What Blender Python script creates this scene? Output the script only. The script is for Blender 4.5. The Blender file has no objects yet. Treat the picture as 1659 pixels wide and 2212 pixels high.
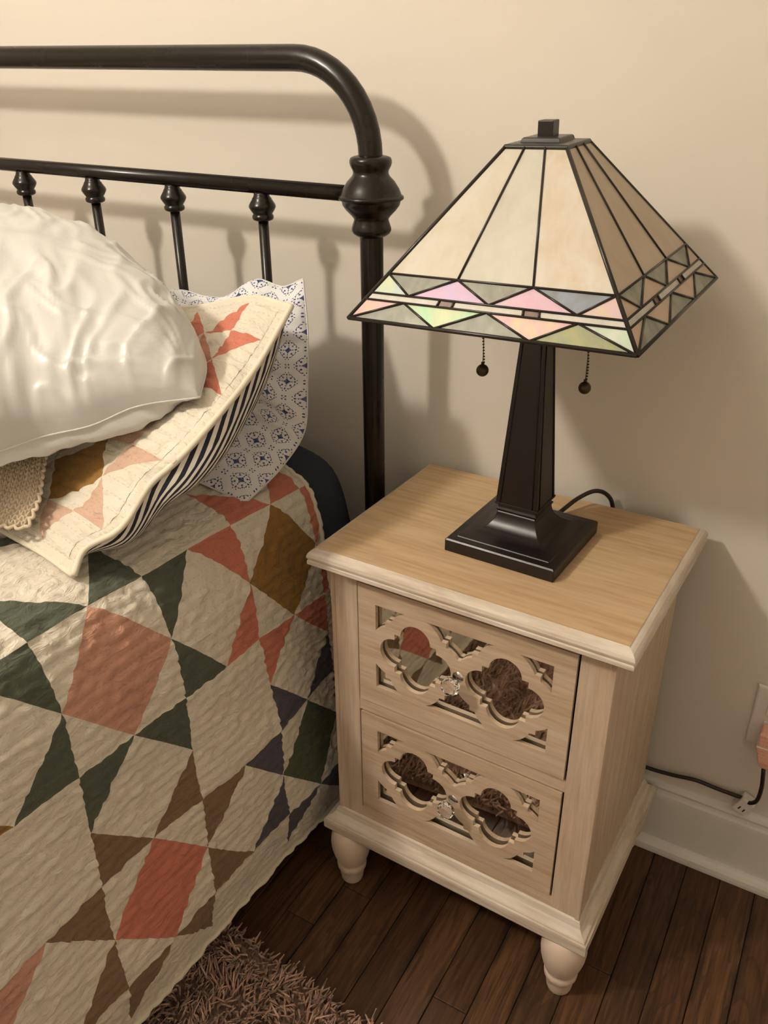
import bpy, bmesh, math, random
import numpy as np
from mathutils import Vector, Matrix
random.seed(7)
scene = bpy.context.scene
COL = scene.collection

# ------------------------------------------------------------------ camera
cam_d = bpy.data.cameras.new('camera')
cam = bpy.data.objects.new('camera', cam_d); COL.objects.link(cam)
cam.location = (0.1494, -1.2010, 1.2621)
cam.rotation_euler = (1.0914, 0.0065, 0.5262)
cam_d.sensor_fit = 'VERTICAL'; cam_d.sensor_height = 36.0
cam_d.lens = 1813.0 * 36.0 / 2212.0
cam_d.clip_start = 0.02
scene.camera = cam
# ------------------------------------------------------------------ world, exposure
w = bpy.data.worlds.new('world'); scene.world = w; w.use_nodes = True
w.node_tree.nodes['Background'].inputs[0].default_value = (0.9, 0.8, 0.65, 1)
w.node_tree.nodes['Background'].inputs[1].default_value = 0.02
vs = scene.view_settings
vs.view_transform = 'Standard'; vs.look = 'None'; vs.gamma = 1.0; vs.use_curve_mapping = False
vs.exposure = 0.0
# the room's one lit lamp: a hanging globe left of the bed's middle (built below as pendant_lamp)
LAMP_POS = (-1.17, -1.60, 2.13); LAMP_R = 0.080; LAMP_EMIT = 335.0
LAMP_COL = (1.0, 0.90, 0.76)

# ------------------------------------------------------------------ node helpers
class NT:
    def __init__(s, name):
        s.m = bpy.data.materials.new(name); s.m.use_nodes = True
        s.t = s.m.node_tree; s.n = s.t.nodes; s.l = s.t.links
        s.b = s.n['Principled BSDF']; s.out = s.n['Material Output']
    def put(s, sock, v):
        if isinstance(v, bpy.types.NodeSocket): s.l.new(v, sock)
        elif isinstance(v, (tuple, list)):
            v = tuple(v)
            if len(v) == 3 and len(sock.default_value) == 4: v = v + (1,)
            sock.default_value = v
        else: sock.default_value = v
    def node(s, typ, **kw):
        n = s.n.new(typ)
        for k, v in kw.items(): setattr(n, k, v)
        return n
    def m_(s, op, a, b=None, c=None):
        n = s.node('ShaderNodeMath', operation=op); s.put(n.inputs[0], a)
        if b is not None: s.put(n.inputs[1], b)
        if c is not None: s.put(n.inputs[2], c)
        return n.outputs[0]
    def coord(s, which='Object'):
        return s.node('ShaderNodeTexCoord').outputs[which]
    def mapping(s, vec, scale=(1,1,1), rot=(0,0,0), loc=(0,0,0)):
        n = s.node('ShaderNodeMapping'); s.put(n.inputs['Vector'], vec)
        n.inputs['Scale'].default_value = scale; n.inputs['Rotation'].default_value = rot; n.inputs['Location'].default_value = loc
        return n.outputs[0]
    def noise(s, vec, scale=5, detail=3, rough=.5, dist=0):
        n = s.node('ShaderNodeTexNoise'); s.put(n.inputs['Vector'], vec)
        n.inputs['Scale'].default_value = scale; n.inputs['Detail'].default_value = detail
        n.inputs['Roughness'].default_value = rough; n.inputs['Distortion'].default_value = dist
        return n.outputs['Fac']
    def ramp(s, fac, stops):
        n = s.node('ShaderNodeValToRGB'); s.put(n.inputs[0], fac)
        e = n.color_ramp.elements
        while len(e) < len(stops): e.new(.5)
        for el, (p, c) in zip(e, stops):
            el.position = p; el.color = (*c, 1) if len(c) == 3 else c
        return n.outputs[0]
    def mix(s, fac, a, b, mode='MIX'):
        n = s.node('ShaderNodeMix', data_type='RGBA', blend_type=mode)
        s.put(n.inputs[0], fac); s.put(n.inputs[6], a); s.put(n.inputs[7], b)
        return n.outputs[2]
    def bump(s, h, strength=.3, dist=.002):
        n = s.node('ShaderNodeBump'); n.inputs['Strength'].default_value = strength; n.inputs['Distance'].default_value = dist
        s.put(n.inputs['Height'], h); s.l.new(n.outputs[0], s.b.inputs['Normal']); return n
    def set(s, **kw):
        names = dict(color='Base Color', rough='Roughness', metal='Metallic', spec='Specular IOR Level', sheen='Sheen Weight',
                     trans='Transmission Weight', coat='Coat Weight', coatr='Coat Roughness', ior='IOR', sss='Subsurface Weight')
        for k, v in kw.items(): s.put(s.b.inputs[names[k]], v)
        return s

def mul(c, k): return tuple(min(1, x*k) for x in c)

# ------------------------------------------------------------------ materials
def mat_wall():
    t = NT('wall_paint'); n = t.noise(t.coord(), 1.3, 2); f = t.noise(t.coord(), 260, 2)
    t.set(color=t.ramp(n, [(.3, (.665, .618, .548)), (.7, (.695, .648, .578))]), rough=.62, spec=.25); t.bump(f, .06, .001); return t.m
def mat_plain(name, c, rough=.5, metal=0, spec=.5, nz=None, coat=0):
    t = NT(name); n = t.noise(t.coord(), nz or 9, 3)
    t.set(color=t.mix(n, mul(c, .9), mul(c, 1.1)), rough=rough, metal=metal, spec=spec, coat=coat); return t.m
def mat_wood(name, light, dark, wash, axis, washamt=.5, rough=.55, gs=1.0):
    """whitewashed open-grain wood; axis = grain direction (0,1,2)"""
    t = NT(name); oi = t.node('ShaderNodeObjectInfo')
    co = t.coord()
    off = t.node('ShaderNodeVectorMath', operation='ADD'); t.put(off.inputs[0], co)
    cmb = t.node('ShaderNodeCombineXYZ'); t.put(cmb.inputs[0], t.m_('MULTIPLY', oi.outputs['Random'], 7.0)); t.put(cmb.inputs[1], t.m_('MULTIPLY', oi.outputs['Random'], 3.0)); t.put(cmb.inputs[2], t.m_('MULTIPLY', oi.outputs['Random'], 5.0))
    t.put(off.inputs[1], cmb.outputs[0])
    sc = [1.0, 1.0, 1.0]
    for q in ((axis,) if axis < 3 else (0, 1)): sc[q] = .07
    v = t.mapping(off.outputs[0], tuple(sc))
    g = t.noise(v, 150*gs, 4, .65); sc2 = [1.0]*3
    for q in ((axis,) if axis < 3 else (0, 1)): sc2[q] = .22
    v2 = t.mapping(off.outputs[0], tuple(sc2)); g2 = t.noise(v2, 11*gs, 3, .5, 1.5)
    rings = t.m_('FRACT', t.m_('MULTIPLY', g2, 7.0)); rings = t.m_('POWER', rings, 3.0)
    c = t.ramp(g, [(.35, dark), (.62, light)])
    c = t.mix(t.m_('MULTIPLY', rings, .22), c, dark)
    wn = t.noise(v, 40*gs, 4, .7); wm = t.ramp(wn, [(.5-.25*washamt, (0, 0, 0)), (.75-.2*washamt, (1, 1, 1))])
    big = t.noise(off.outputs[0], 9, 2)
    wm = t.m_('MULTIPLY', wm, t.m_('MULTIPLY', big, 1.3*washamt))
    c = t.mix(wm, c, wash)
    t.set(color=c, rough=rough, spec=.3); t.bump(t.m_('ADD', g, t.m_('MULTIPLY', wn, .5)), .22, .0012); return t.m
def mat_floor():
    t = NT('floor_oak'); oi = t.node('ShaderNodeObjectInfo'); co = t.coord(); geo = t.coord('Object')
    cmb = t.node('ShaderNodeCombineXYZ')
    t.put(cmb.inputs[0], t.m_('MULTIPLY', oi.outputs['Random'], 31.0)); t.put(cmb.inputs[1], t.m_('MULTIPLY', oi.outputs['Random'], 17.0))
    off = t.node('ShaderNodeVectorMath', operation='ADD'); t.put(off.inputs[0], co); t.put(off.inputs[1], cmb.outputs[0])
    v = t.mapping(off.outputs[0], (1, .045, 1)); g = t.noise(v, 190, 4, .65)
    v2 = t.mapping(off.outputs[0], (1, .16, 1)); g2 = t.noise(v2, 17, 3, .5, 1.2)
    rings = t.m_('POWER', t.m_('FRACT', t.m_('MULTIPLY', g2, 6.0)), 2.0)
    base = t.ramp(oi.outputs['Random'], [(0, (.080, .034, .0135)), (.35, (.108, .048, .0195)), (.7, (.145, .068, .028)), (1, (.092, .043, .019))])
    c = t.mix(t.ramp(g, [(.35, (0, 0, 0)), (.62, (1, 1, 1))]), t.mix(1.0, base, (.42, .40, .38), 'MULTIPLY'), base)
    c = t.mix(t.m_('MULTIPLY', rings, .55), c, (.030, .013, .006))
    # old dark finish soaked in along the plank edges and in blotches
    sep = t.node('ShaderNodeSeparateXYZ'); t.put(sep.inputs[0], co)
    ed = t.m_('ABSOLUTE', sep.outputs[0]); bl = t.noise(off.outputs[0], 7, 3, .6)
    em = t.m_('MULTIPLY', t.ramp(ed, [(.016, (0, 0, 0)), (.028, (1, 1, 1))]), t.ramp(bl, [(.45, (0, 0, 0)), (.62, (1, 1, 1))]))
    c = t.mix(t.m_('MULTIPLY', em, .85), c, (.012, .007, .004))
    t.set(color=c, rough=t.m_('ADD', .40, t.m_('MULTIPLY', g, .20)), spec=.38, coat=.04, coatr=.3); t.bump(t.m_('ADD', g, t.m_('MULTIPLY', rings, .4)), .18, .0012); return t.m
def mat_fabric(name, c, stitch=True, wrinkle=1.0):
    t = NT(name); uv = t.coord('UV'); sep = t.node('ShaderNodeSeparateXYZ'); t.put(sep.inputs[0], uv)
    u, v = sep.outputs[0], sep.outputs[1]
    n = t.noise(uv, 16, 3); weave = t.noise(t.mapping(uv, (1, 1, 1)), 1500, 1)
    cr = t.noise(t.mapping(uv, (1, .5, 1), (0, 0, .6)), 95, 3, .6, .8)
    col = t.mix(n, mul(c, .9), mul(c, 1.08))
    if stitch:
        q = t.m_('FRACT', t.m_('DIVIDE', u, .0165)); d = t.m_('ABSOLUTE', t.m_('SUBTRACT', q, .5))
        ln = t.m_('GREATER_THAN', d, .455); dash = t.m_('LESS_THAN', t.m_('FRACT', t.m_('DIVIDE', v, .0085)), .42)
        col = t.mix(t.m_('MULTIPLY', t.m_('MULTIPLY', ln, dash), .25), col, mul(c, .35))
    t.set(color=col, rough=.88, spec=.12, sheen=.12)
    t.bump(t.m_('ADD', t.m_('MULTIPLY', cr, wrinkle), t.m_('MULTIPLY', weave, .12)), .95, .0055); return t.m
def mat_satin():
    t = NT('white_satin'); co = t.coord()
    cr = t.noise(t.mapping(co, (1, 1, 1)), 26, 3, .55, .6); fine = t.noise(co, 1700, 1)
    t.set(color=(.58, .575, .56), rough=.34, spec=.5, sheen=.15, sss=0.0); t.bump(t.m_('ADD', cr, t.m_('MULTIPLY', fine, .05)), .16, .006); return t.m
def mat_blue_print():
    t = NT('blue_print_cotton'); uv = t.coord('UV'); sep = t.node('ShaderNodeSeparateXYZ'); t.put(sep.inputs[0], uv)
    U, V = sep.outputs[0], sep.outputs[1]; M = t.m_
    def motif(ou, ov, px, pv, sizes):
        a = M('SUBTRACT', M('FRACT', M('ADD', M('DIVIDE', U, px), ou)), .5); b = M('SUBTRACT', M('FRACT', M('ADD', M('DIVIDE', V, pv), ov)), .5)
        a = M('ABSOLUTE', M('MULTIPLY', a, px/.036)); b = M('ABSOLUTE', M('MULTIPLY', b, pv/.036))
        def circ(x, y, r): return M('LESS_THAN', M('ADD', M('POWER', M('SUBTRACT', a, x), 2.0), M('POWER', M('SUBTRACT', b, y), 2.0)), r*r)
        def ell(x, y, rx, ry): return M('LESS_THAN', M('ADD', M('POWER', M('DIVIDE', M('SUBTRACT', a, x), rx), 2.0), M('POWER', M('DIVIDE', M('SUBTRACT', b, y), ry), 2.0)), 1.0)
        r = None
        if sizes == 'big':
            parts = [M('LESS_THAN', M('ADD', M('POWER', a, .6), M('POWER', b, .6)), .40), ell(.33, 0, .05, .035), ell(0, .33, .035, .05), circ(.17, .17, .042),
                     circ(.235, .235, .034), ell(.13, .33, .05, .024), ell(.33, .13, .024, .05), circ(.30, .20, .022), circ(.20, .30, .022), circ(.0, .21, .028), circ(.21, 0, .028), ell(.07, .42, .022, .03), ell(.42, .07, .03, .022)]
        else:
            parts = [circ(.07, .07, .035), circ(0, 0, .02)]
        for p in parts: r = p if r is None else M('MAXIMUM', r, p)
        return r
    g = .053
    m1 = motif(0, 0, g, g, 'big'); m2 = motif(.5, .5, g, g, 'big'); m3 = motif(.5, 0, g, g, 'small'); m4 = motif(0, .5, g, g, 'small')
    m = M('MAXIMUM', M('MAXIMUM', m1, m2), M('MAXIMUM', m3, m4))
    br = t.noise(uv, 240, 2); m = M('MULTIPLY', m, M('ADD', .55, M('MULTIPLY', br, .8)))
    col = t.mix(M('MINIMUM', m, 1.0), (.76, .765, .785), (.036, .062, .185))
    t.set(color=col, rough=.8, spec=.2); t.bump(t.noise(uv, 40, 3, .55, .5), .35, .004); return t.m
def mat_ticking():
    t = NT('navy_ticking_stripe'); uv = t.coord('UV'); sep = t.node('ShaderNodeSeparateXYZ'); t.put(sep.inputs[0], uv); M = t.m_
    ww = M('ADD', M('MULTIPLY', sep.outputs[0], .98), M('MULTIPLY', sep.outputs[1], .10))
    f = M('FRACT', M('DIVIDE', ww, .0031)); s_ = M('LESS_THAN', f, .5)
    t.set(color=t.mix(s_, (.70, .66, .58), (.028, .030, .045)), rough=.9, spec=.1); t.bump(t.noise(uv, 60, 3), .3, .003); return t.m
def mat_glass_art(name, c1, c2, ang=0.0, irid=0.0, tr=.30):
    t = NT(name); co = t.coord(); v = t.mapping(co, (1, 1, .35), (0, ang, ang*.7))
    n = t.noise(v, 26, 3, .6, .8); n2 = t.noise(t.mapping(co, (1, 1, .18)), 75, 2)
    f = t.m_('ADD', t.m_('MULTIPLY', n, .75), t.m_('MULTIPLY', n2, .25))
    col = t.ramp(f, [(.34, c1), (.62, c2)])
    t.set(color=col, rough=.22, spec=.5, coat=.35 if irid else .15, coatr=.12); t.bump(t.noise(co, 60, 2), .10, .003)
    if irid:
        t.b.inputs['Thin Film Thickness'].default_value = 0
    tl = t.node('ShaderNodeBsdfTranslucent'); t.put(tl.inputs[0], col)
    mx = t.node('ShaderNodeMixShader'); mx.inputs[0].default_value = tr
    t.l.new(t.b.outputs[0], mx.inputs[1]); t.l.new(tl.outputs[0], mx.inputs[2]); t.l.new(mx.outputs[0], t.out.inputs[0]); return t.m
def mat_bronze(name, c, rough, hi=None):
    t = NT(name); n = t.noise(t.coord(), 30, 4, .6)
    t.set(color=t.mix(n, mul(c, .7), mul(c, 1.25)), rough=t.m_('ADD', rough-.06, t.m_('MULTIPLY', n, .12)), spec=hi or .42); t.bump(t.noise(t.coord(), 220, 2), .04, .001); return t.m

M = {}
M['wall'] = mat_wall()
M['ceiling'] = mat_plain('ceiling_paint', (.86, .85, .82), .8, spec=.2)
M['trim'] = mat_plain('trim_paint', (.74, .715, .68), .38, spec=.45)
M['floor'] = mat_floor(); M['subfloor'] = mat_plain('subfloor', (.012, .008, .006), .9)
LW, DW, WW = (.56, .425, .30), (.42, .30, .20), (.68, .60, .51)
M['wood_x'] = mat_wood('washed_wood_x', LW, DW, WW, 0, .45)
M['wood_z'] = mat_wood('washed_wood_z', LW, DW, WW, 2, .6)
M['wood_top'] = mat_wood('washed_wood_top', (.58, .405, .235), (.45, .30, .165), (.68, .55, .40), 0, .34, gs=.8)
M['wood_edge'] = mat_wood('washed_wood_edge', (.58, .48, .37), (.34, .25, .17), (.74, .68, .60), 3, .9, gs=1.2)
M['wood_pale'] = mat_plain('pale_turned_wood', (.66, .53, .42), .55, spec=.3)
M['drawer_box'] = mat_plain('drawer_box', (.06, .04, .025), .9)
M['black_iron'] = mat_bronze('bed_iron', (.0085, .0060, .0040), .26, .38)
M['bronze'] = mat_bronze('lamp_bronze', (.0070, .0040, .0040), .35, .52)
M['lead'] = mat_bronze('lead_came', (.020, .015, .012), .30)
M['chain'] = mat_plain('brass_chain', (.06, .042, .024), .38, .7)
M['cord'] = mat_plain('brown_cord', (.016, .009, .007), .42)
M['satin'] = mat_satin(); M['blue'] = mat_blue_print(); M['ticking'] = mat_ticking()
M['sheet'] = mat_plain('white_cotton', (.70, .70, .71), .85, spec=.15)
M['navy'] = mat_plain('navy_fleece', (.040, .046, .058), .95, spec=.05, nz=220)
M['binding'] = mat_fabric('cream_binding', (.74, .68, .56), False, .4)
M['mattress'] = mat_plain('mattress_ticking', (.35, .33, .30), .9); M['boxspring'] = mat_plain('box_spring_cloth', (.05, .048, .045), .95)
M['crochet'] = mat_plain('crochet_yarn', (.60, .50, .38), .95, spec=.08, nz=500)
M['plate'] = mat_plain('outlet_plastic', (.72, .68, .64), .32)
M['slot'] = mat_plain('dark_slot', (.02, .016, .013), .7)
def mat_label():
    t = NT('peach_label'); co = t.coord(); sep = t.node('ShaderNodeSeparateXYZ'); t.put(sep.inputs[0], co)
    ln = t.m_('LESS_THAN', t.m_('FRACT', t.m_('MULTIPLY', sep.outputs[2], 160.0)), .5)
    nn = t.m_('GREATER_THAN', t.noise(t.mapping(co, (1, 1, .1)), 900, 1), .5)
    t.set(color=t.mix(t.m_('MULTIPLY', t.m_('MULTIPLY', ln, nn), .45), (.78, .45, .33), (.55, .22, .15)), rough=.55); return t.m
M['label'] = mat_label()
mt = NT('mirror_silver'); mt.set(color=(.78, .78, .75), metal=1.0, rough=.03); M['mirror'] = mt.m
mt = NT('crystal'); mt.set(color=(.97, .97, .97), rough=.02, trans=1.0, ior=1.5); M['crystal'] = mt.m
M['chrome'] = mat_plain('chrome', (.7, .7, .7), .12, 1.0)
mt = NT('globe_light'); mt.b.inputs['Base Color'].default_value = (.9, .9, .88, 1); mt.b.inputs['Emission Color'].default_value = (*LAMP_COL, 1); mt.b.inputs['Emission Strength'].default_value = LAMP_EMIT; M['globe'] = mt.m
mt = NT('frosted_bulb'); mt.set(color=(.8, .78, .74), rough=.4); M['bulb'] = mt.m
def mat_rug():
    t = NT('shag_pile'); at = t.node('ShaderNodeAttribute', attribute_name='tint')
    t.set(color=t.ramp(at.outputs['Fac'], [(0, (.54, .305, .215)), (.5, (.78, .485, .355)), (.96, (.90, .63, .49)), (1, (.36, .18, .28))]), rough=.9, spec=.08, sheen=.3); return t.m
M['rug'] = mat_rug(); M['rugbase'] = mat_plain('rug_backing', (.38, .24, .18), .95)
CLOTH = {'cream': (.76, .70, .59), 'green': (.098, .113, .080), 'pink': (.60, .325, .235), 'coral': (.60, .205, .135), 'mustard': (.305, .165, .040),
         'brown': (.235, .150, .085), 'purple': (.088, .080, .105), 'dkgreen': (.080, .100, .048), 'blush': (.62, .42, .315), 'peach': (.62, .30, .21)}
for k, c in CLOTH.items(): M['q_'+k] = mat_fabric('quilt_'+k, c, True)

# ------------------------------------------------------------------ mesh helpers
def mesh_obj(name, verts, faces, mat, parent=None, smooth=False, loc=(0, 0, 0), rot=(0, 0, 0), uv=None):
    me = bpy.data.meshes.new(name)
    me.from_pydata([tuple(map(float, v)) for v in verts], [], [tuple(map(int, f)) for f in faces])
    if smooth: me.polygons.foreach_set('use_smooth', [True]*len(me.polygons))
    if uv is not None:
        ul = me.uv_layers.new(name='UVMap'); li = np.empty(len(me.loops), dtype=np.int32); me.loops.foreach_get('vertex_index', li)
        ul.data.foreach_set('uv', np.asarray(uv, dtype=np.float32)[li].ravel())
    me.materials.append(mat); me.update()
    return link(name, me, parent, loc, rot)
def link(name, me, parent=None, loc=(0, 0, 0), rot=(0, 0, 0)):
    o = bpy.data.objects.new(name, me); COL.objects.link(o); o.parent = parent; o.location = loc; o.rotation_euler = rot; return o
def empty(name, loc=(0, 0, 0), rot=(0, 0, 0), parent=None):
    o = bpy.data.objects.new(name, None); COL.objects.link(o); o.location = loc; o.rotation_euler = rot; o.parent = parent
    o.empty_display_size = .05; return o
def tag(o, label, cat, group=None):
    o['label'] = label; o['category'] = cat
    if group: o['group'] = group
    return o
def structure(o): o['kind'] = 'structure'; return o
def fix(o):
    bm = bmesh.new(); bm.from_mesh(o.data); bmesh.ops.recalc_face_normals(bm, faces=bm.faces); bm.to_mesh(o.data); bm.free(); return o
def box(name, lo, hi, mat, parent=None, bev=0.0, seg=2, loc=(0, 0, 0), rot=(0, 0, 0)):
    bm = bmesh.new(); bmesh.ops.create_cube(bm, size=1)
    for v in bm.verts: v.co = Vector([lo[i]+(v.co[i]+.5)*(hi[i]-lo[i]) for i in range(3)])
    if bev: bmesh.ops.bevel(bm, geom=bm.edges[:], offset=bev, segments=seg, affect='EDGES', profile=.5)
    me = bpy.data.meshes.new(name); bm.to_mesh(me); bm.free(); me.materials.append(mat)
    return link(name, me, parent, loc, rot)
def lathe(name, prof, mat, parent=None, seg=40, loc=(0, 0, 0), rot=(0, 0, 0)):
    V, F = [], []; n = len(prof)
    for r, z in prof:
        for k in range(seg): a = 2*math.pi*k/seg; V.append((r*math.cos(a), r*math.sin(a), z))
    for i in range(n-1):
        for k in range(seg): k2 = (k+1) % seg; F.append((i*seg+k, i*seg+k2, (i+1)*seg+k2, (i+1)*seg+k))
    F.append(tuple(range(seg))[::-1]); F.append(tuple((n-1)*seg+k for k in range(seg)))
    return fix(mesh_obj(name, V, F, mat, parent, True, loc, rot))
def smooth_path(pts, n=8):
    P = [Vector(p) for p in pts]; P = [P[0]*2-P[1]] + P + [P[-1]*2-P[-2]]; out = []
    for i in range(1, len(P)-2):
        for k in range(n):
            t = k/n; a, b, c, d = P[i-1], P[i], P[i+1], P[i+2]
            out.append(.5*((2*b)+(c-a)*t+(2*a-5*b+4*c-d)*t*t+(3*b-a-3*c+d)*t**3))
    out.append(P[-2]); return out
def tube_data(path, r, seg=12):
    path = [Vector(p) for p in path]; V, F = [], []; up = None
    for i, p in enumerate(path):
        d = (path[min(i+1, len(path)-1)]-path[max(i-1, 0)]).normalized()
        if up is None: up = d.orthogonal().normalized()
        up = (up-d*up.dot(d)).normalized(); s = d.cross(up); rr = r[i] if hasattr(r, '__len__') else r
        for k in range(seg): a = 2*math.pi*k/seg; V.append(p+(up*math.cos(a)+s*math.sin(a))*rr)
    n = len(path)
    for i in range(n-1):
        for k in range(seg): k2 = (k+1) % seg; F.append((i*seg+k, i*seg+k2, (i+1)*seg+k2, (i+1)*seg+k))
    F.append(tuple(range(seg))[::-1]); F.append(tuple((n-1)*seg+k for k in range(seg)))
    return V, F
def tube(name, path, r, mat, parent=None, seg=12, loc=(0, 0, 0)):
    V, F = tube_data(path, r, seg); return fix(mesh_obj(name, V, F, mat, parent, True, loc))
def join_data(items):
    V, F = [], []
    for v, f in items:
        o = len(V); V += list(v); F += [tuple(i+o for i in g) for g in f]
    return V, F
def frame_profile(name, hx, hy, prof, mat, parent=None, cap_top=True, cap_bot=True, loc=(0, 0, 0), smooth=False):
    """rectangle (half sizes hx, hy) swept with profile [(outset, z)...]"""
    V, F = [], []
    for o, z in prof: V += [(-hx-o, -hy-o, z), (hx+o, -hy-o, z), (hx+o, hy+o, z), (-hx-o, hy+o, z)]
    n = len(prof)
    for i in range(n-1):
        for k in range(4): k2 = (k+1) % 4; F.append((i*4+k, i*4+k2, (i+1)*4+k2, (i+1)*4+k))
    if cap_top: F.append((0, 1, 2, 3))
    if cap_bot: F.append(tuple((n-1)*4+k for k in range(4)))
    o = mesh_obj(name, V, F, mat, parent, False, loc); return fix(o)
def add_bevel(o, wd=.001, seg=2, ang=.6):
    m = o.modifiers.new('bevel', 'BEVEL'); m.width = wd; m.segments = seg; m.limit_method = 'ANGLE'; m.angle_limit = ang; return o
# ---- vectorised gradient noise (numpy)
_rng = np.random.RandomState(3); _perm = np.r_[_rng.permutation(512), ]; _perm = np.r_[_perm, _perm, _perm]
_grad = _rng.randn(512, 3); _grad /= np.linalg.norm(_grad, axis=1)[:, None]
def pn(x, y, z=0.0):
    x, y = np.broadcast_arrays(np.asarray(x, float), np.asarray(y, float)); z = np.broadcast_to(np.asarray(z, float), x.shape)
    xi, yi, zi = np.floor(x).astype(int), np.floor(y).astype(int), np.floor(z).astype(int)
    xf, yf, zf = x-xi, y-yi, z-zi; f = lambda t: t*t*t*(t*(t*6-15)+10); u, v, w_ = f(xf), f(yf), f(zf); r = 0
    for dx in (0, 1):
        for dy in (0, 1):
            for dz in (0, 1):
                h = _perm[(_perm[(_perm[(xi+dx) % 512]+yi+dy) % 512]+zi+dz) % 512]; g = _grad[h]
                d = g[..., 0]*(xf-dx)+g[..., 1]*(yf-dy)+g[..., 2]*(zf-dz)
                r = r+(u if dx else 1-u)*(v if dy else 1-v)*(w_ if dz else 1-w_)*d
    return r*1.5

# ================================================================== THE ROOM
XL, XR, YF, H = -3.0, 0.80, -3.2, 2.5
structure(box('wall_back', (XL-.1, 0, -.02), (XR+.1, .1, H), M['wall']))
structure(box('wall_left', (XL-.1, YF, -.02), (XL, 0, H), M['wall']))
structure(box('wall_right', (XR, YF, -.02), (XR+.1, 0, H), M['wall']))
structure(box('wall_front', (XL-.1, YF-.1, -.02), (XR+.1, YF, H), M['wall']))
structure(box('ceiling', (XL-.1, YF-.1, H), (XR+.1, .1, H+.08), M['ceiling']))
floor = structure(box('floor', (XL-.1, YF-.1, -.06), (XR+.1, .1, -.014), M['subfloor']))
# strip oak floor, every board a piece of its own
PW = .0572; boards = {}
def board_mesh(L):
    k = round(L, 3)
    if k not in boards:
        o = box('plank', (-PW/2+.0005, -L/2+.0005, -.014), (PW/2-.0005, L/2-.0005, 0), M['floor'], None, .0009, 1); boards[k] = o.data; bpy.data.objects.remove(o)
    return boards[k]
x = XL+PW/2; i = 0
lens = [.55, .8, 1.1, 1.45, 1.9]
while x < XR:
    y = YF; cuts = []
    rr = random.Random(i*13+5)
    while y < -.001:
        L = rr.choice(lens) if y > YF+.01 else rr.choice(lens)*rr.choice([.5, .75, 1])
        L = round(L, 2)
        if y+L > -.3: L = round(-y, 3)
        p = link('plank', board_mesh(L), floor, (x, y+L/2, -rr.random()*.0007)); y += L
    x += PW; i += 1
# baseboard with its cap bead and shoe moulding along the headboard wall
def extrude_x(name, prof, x0, x1, mat, parent=None):
    V = [(x0, y, z) for y, z in prof]+[(x1, y, z) for y, z in prof]; n = len(prof)
    F = [(k, (k+1) % n, n+(k+1) % n, n+k) for k in range(n)]+[tuple(range(n)), tuple(range(n, 2*n))[::-1]]
    return fix(mesh_obj(name, V, F, mat, parent))
bp = [(0, 0), (-.014, 0), (-.014, .118), (-.0135, .124), (-.0115, .129), (-.0105, .134), (-.0115, .139), (-.0095, .1445), (-.004, .147), (0, .1475)]
structure(extrude_x('baseboard_back', bp, XL, XR, M['trim']))
sp = [(-.0135, 0), (-.030, 0), (-.030, .006), (-.0285, .013), (-.0245, .0185), (-.0195, .0215), (-.0135, .0225)]
structure(extrude_x('trim_1', sp, XL, XR, M['trim']))
for nm, lo, hi in (('baseboard_left', (XL, YF, 0), (XL+.014, -.03, .147)), ('baseboard_right', (XR-.014, YF, 0), (XR, -.03, .147)), ('baseboard_front', (XL+.014, YF, 0), (XR-.014, YF+.014, .147))):
    structure(box(nm, lo, hi, M['trim'], None, .003))
# the lit lamp of the room, hanging from the ceiling
pl = tag(empty('pendant_lamp', (LAMP_POS[0], LAMP_POS[1], H)), 'lit round globe lamp hanging from the ceiling above the bed', 'ceiling lamp')
lathe('canopy', [(.055, -.0005), (.055, -.012), (.03, -.028), (.008, -.032)], M['bronze'], pl)
lathe('stem', [(.006, -.03), (.006, LAMP_POS[2]+LAMP_R-H+.004)], M['bronze'], pl, 12)
dz = LAMP_POS[2]-H
lathe('globe', [(max(.001, LAMP_R*math.sin(a)), dz+LAMP_R*math.cos(a)) for a in np.linspace(.02, math.pi-.001, 20)], M['globe'], pl, 32)

# ================================================================== NIGHTSTAND
NA = -0.0280
ns = tag(empty('nightstand', (-.2244, -.1994, 0), (0, 0, NA)), 'small whitewashed wooden nightstand with two mirrored fretwork drawers beside the bed', 'nightstand')
HX, YFR, YBK, ZB = .2098, -.1553, .1680, .145       # body half width, front plane, back plane, underside
top = frame_profile('table_top', .225, .1687, [(-.012, .671), (-.0012, .671), (-.0004, .6697), (.0006, .6697), (.0028, .6688), (.0060, .6668), (.0090, .6632), (.0104, .6590), (.0100, .6560), (.0086, .6548), (.0086, .6532), (.0098, .6518), (.0098, .6468), (.0085, .6455), (-.03, .6455)], M['wood_edge'], ns)
frame_profile('top_panel', .225, .1687, [(-.0014, .6714), (-.0014, .668)], M['wood_top'], top)
# corner posts (stiles), side panels, rails
def npart(name, lo, hi, mat, bev=.0012): return box(name, lo, hi, M[mat], ns, bev, 2)
for sx in (-1, 1):
    a, b = sorted((sx*.1655, sx*HX))
    npart('front_post', (a, YFR, ZB), (b, YFR+.045, .6458), 'wood_z')
    a, b = sorted((sx*.1655, sx*HX)); npart('back_post', (a, YBK-.045, ZB), (b, YBK, .6458), 'wood_z')
    a, b = sorted((sx*(HX-.014), sx*(HX-.0015))); npart('side_panel', (a, YFR+.044, ZB), (b, YBK-.044, .6458), 'wood_z', .0003)
    a, b = sorted((sx*(HX-.0058), sx*(HX+.0012))); npart('corner_bead', (a, YFR-.0016, ZB+.018), (b, YFR+.004, .640), 'wood_z', .0012)
npart('back_panel', (-.166, YBK-.010, ZB), (.166, YBK-.003, .6458), 'wood_z', .0005)
npart('top_rail', (-.166, YFR+.001, .6305), (.166, YFR+.02, .6458), 'wood_x')
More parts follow.
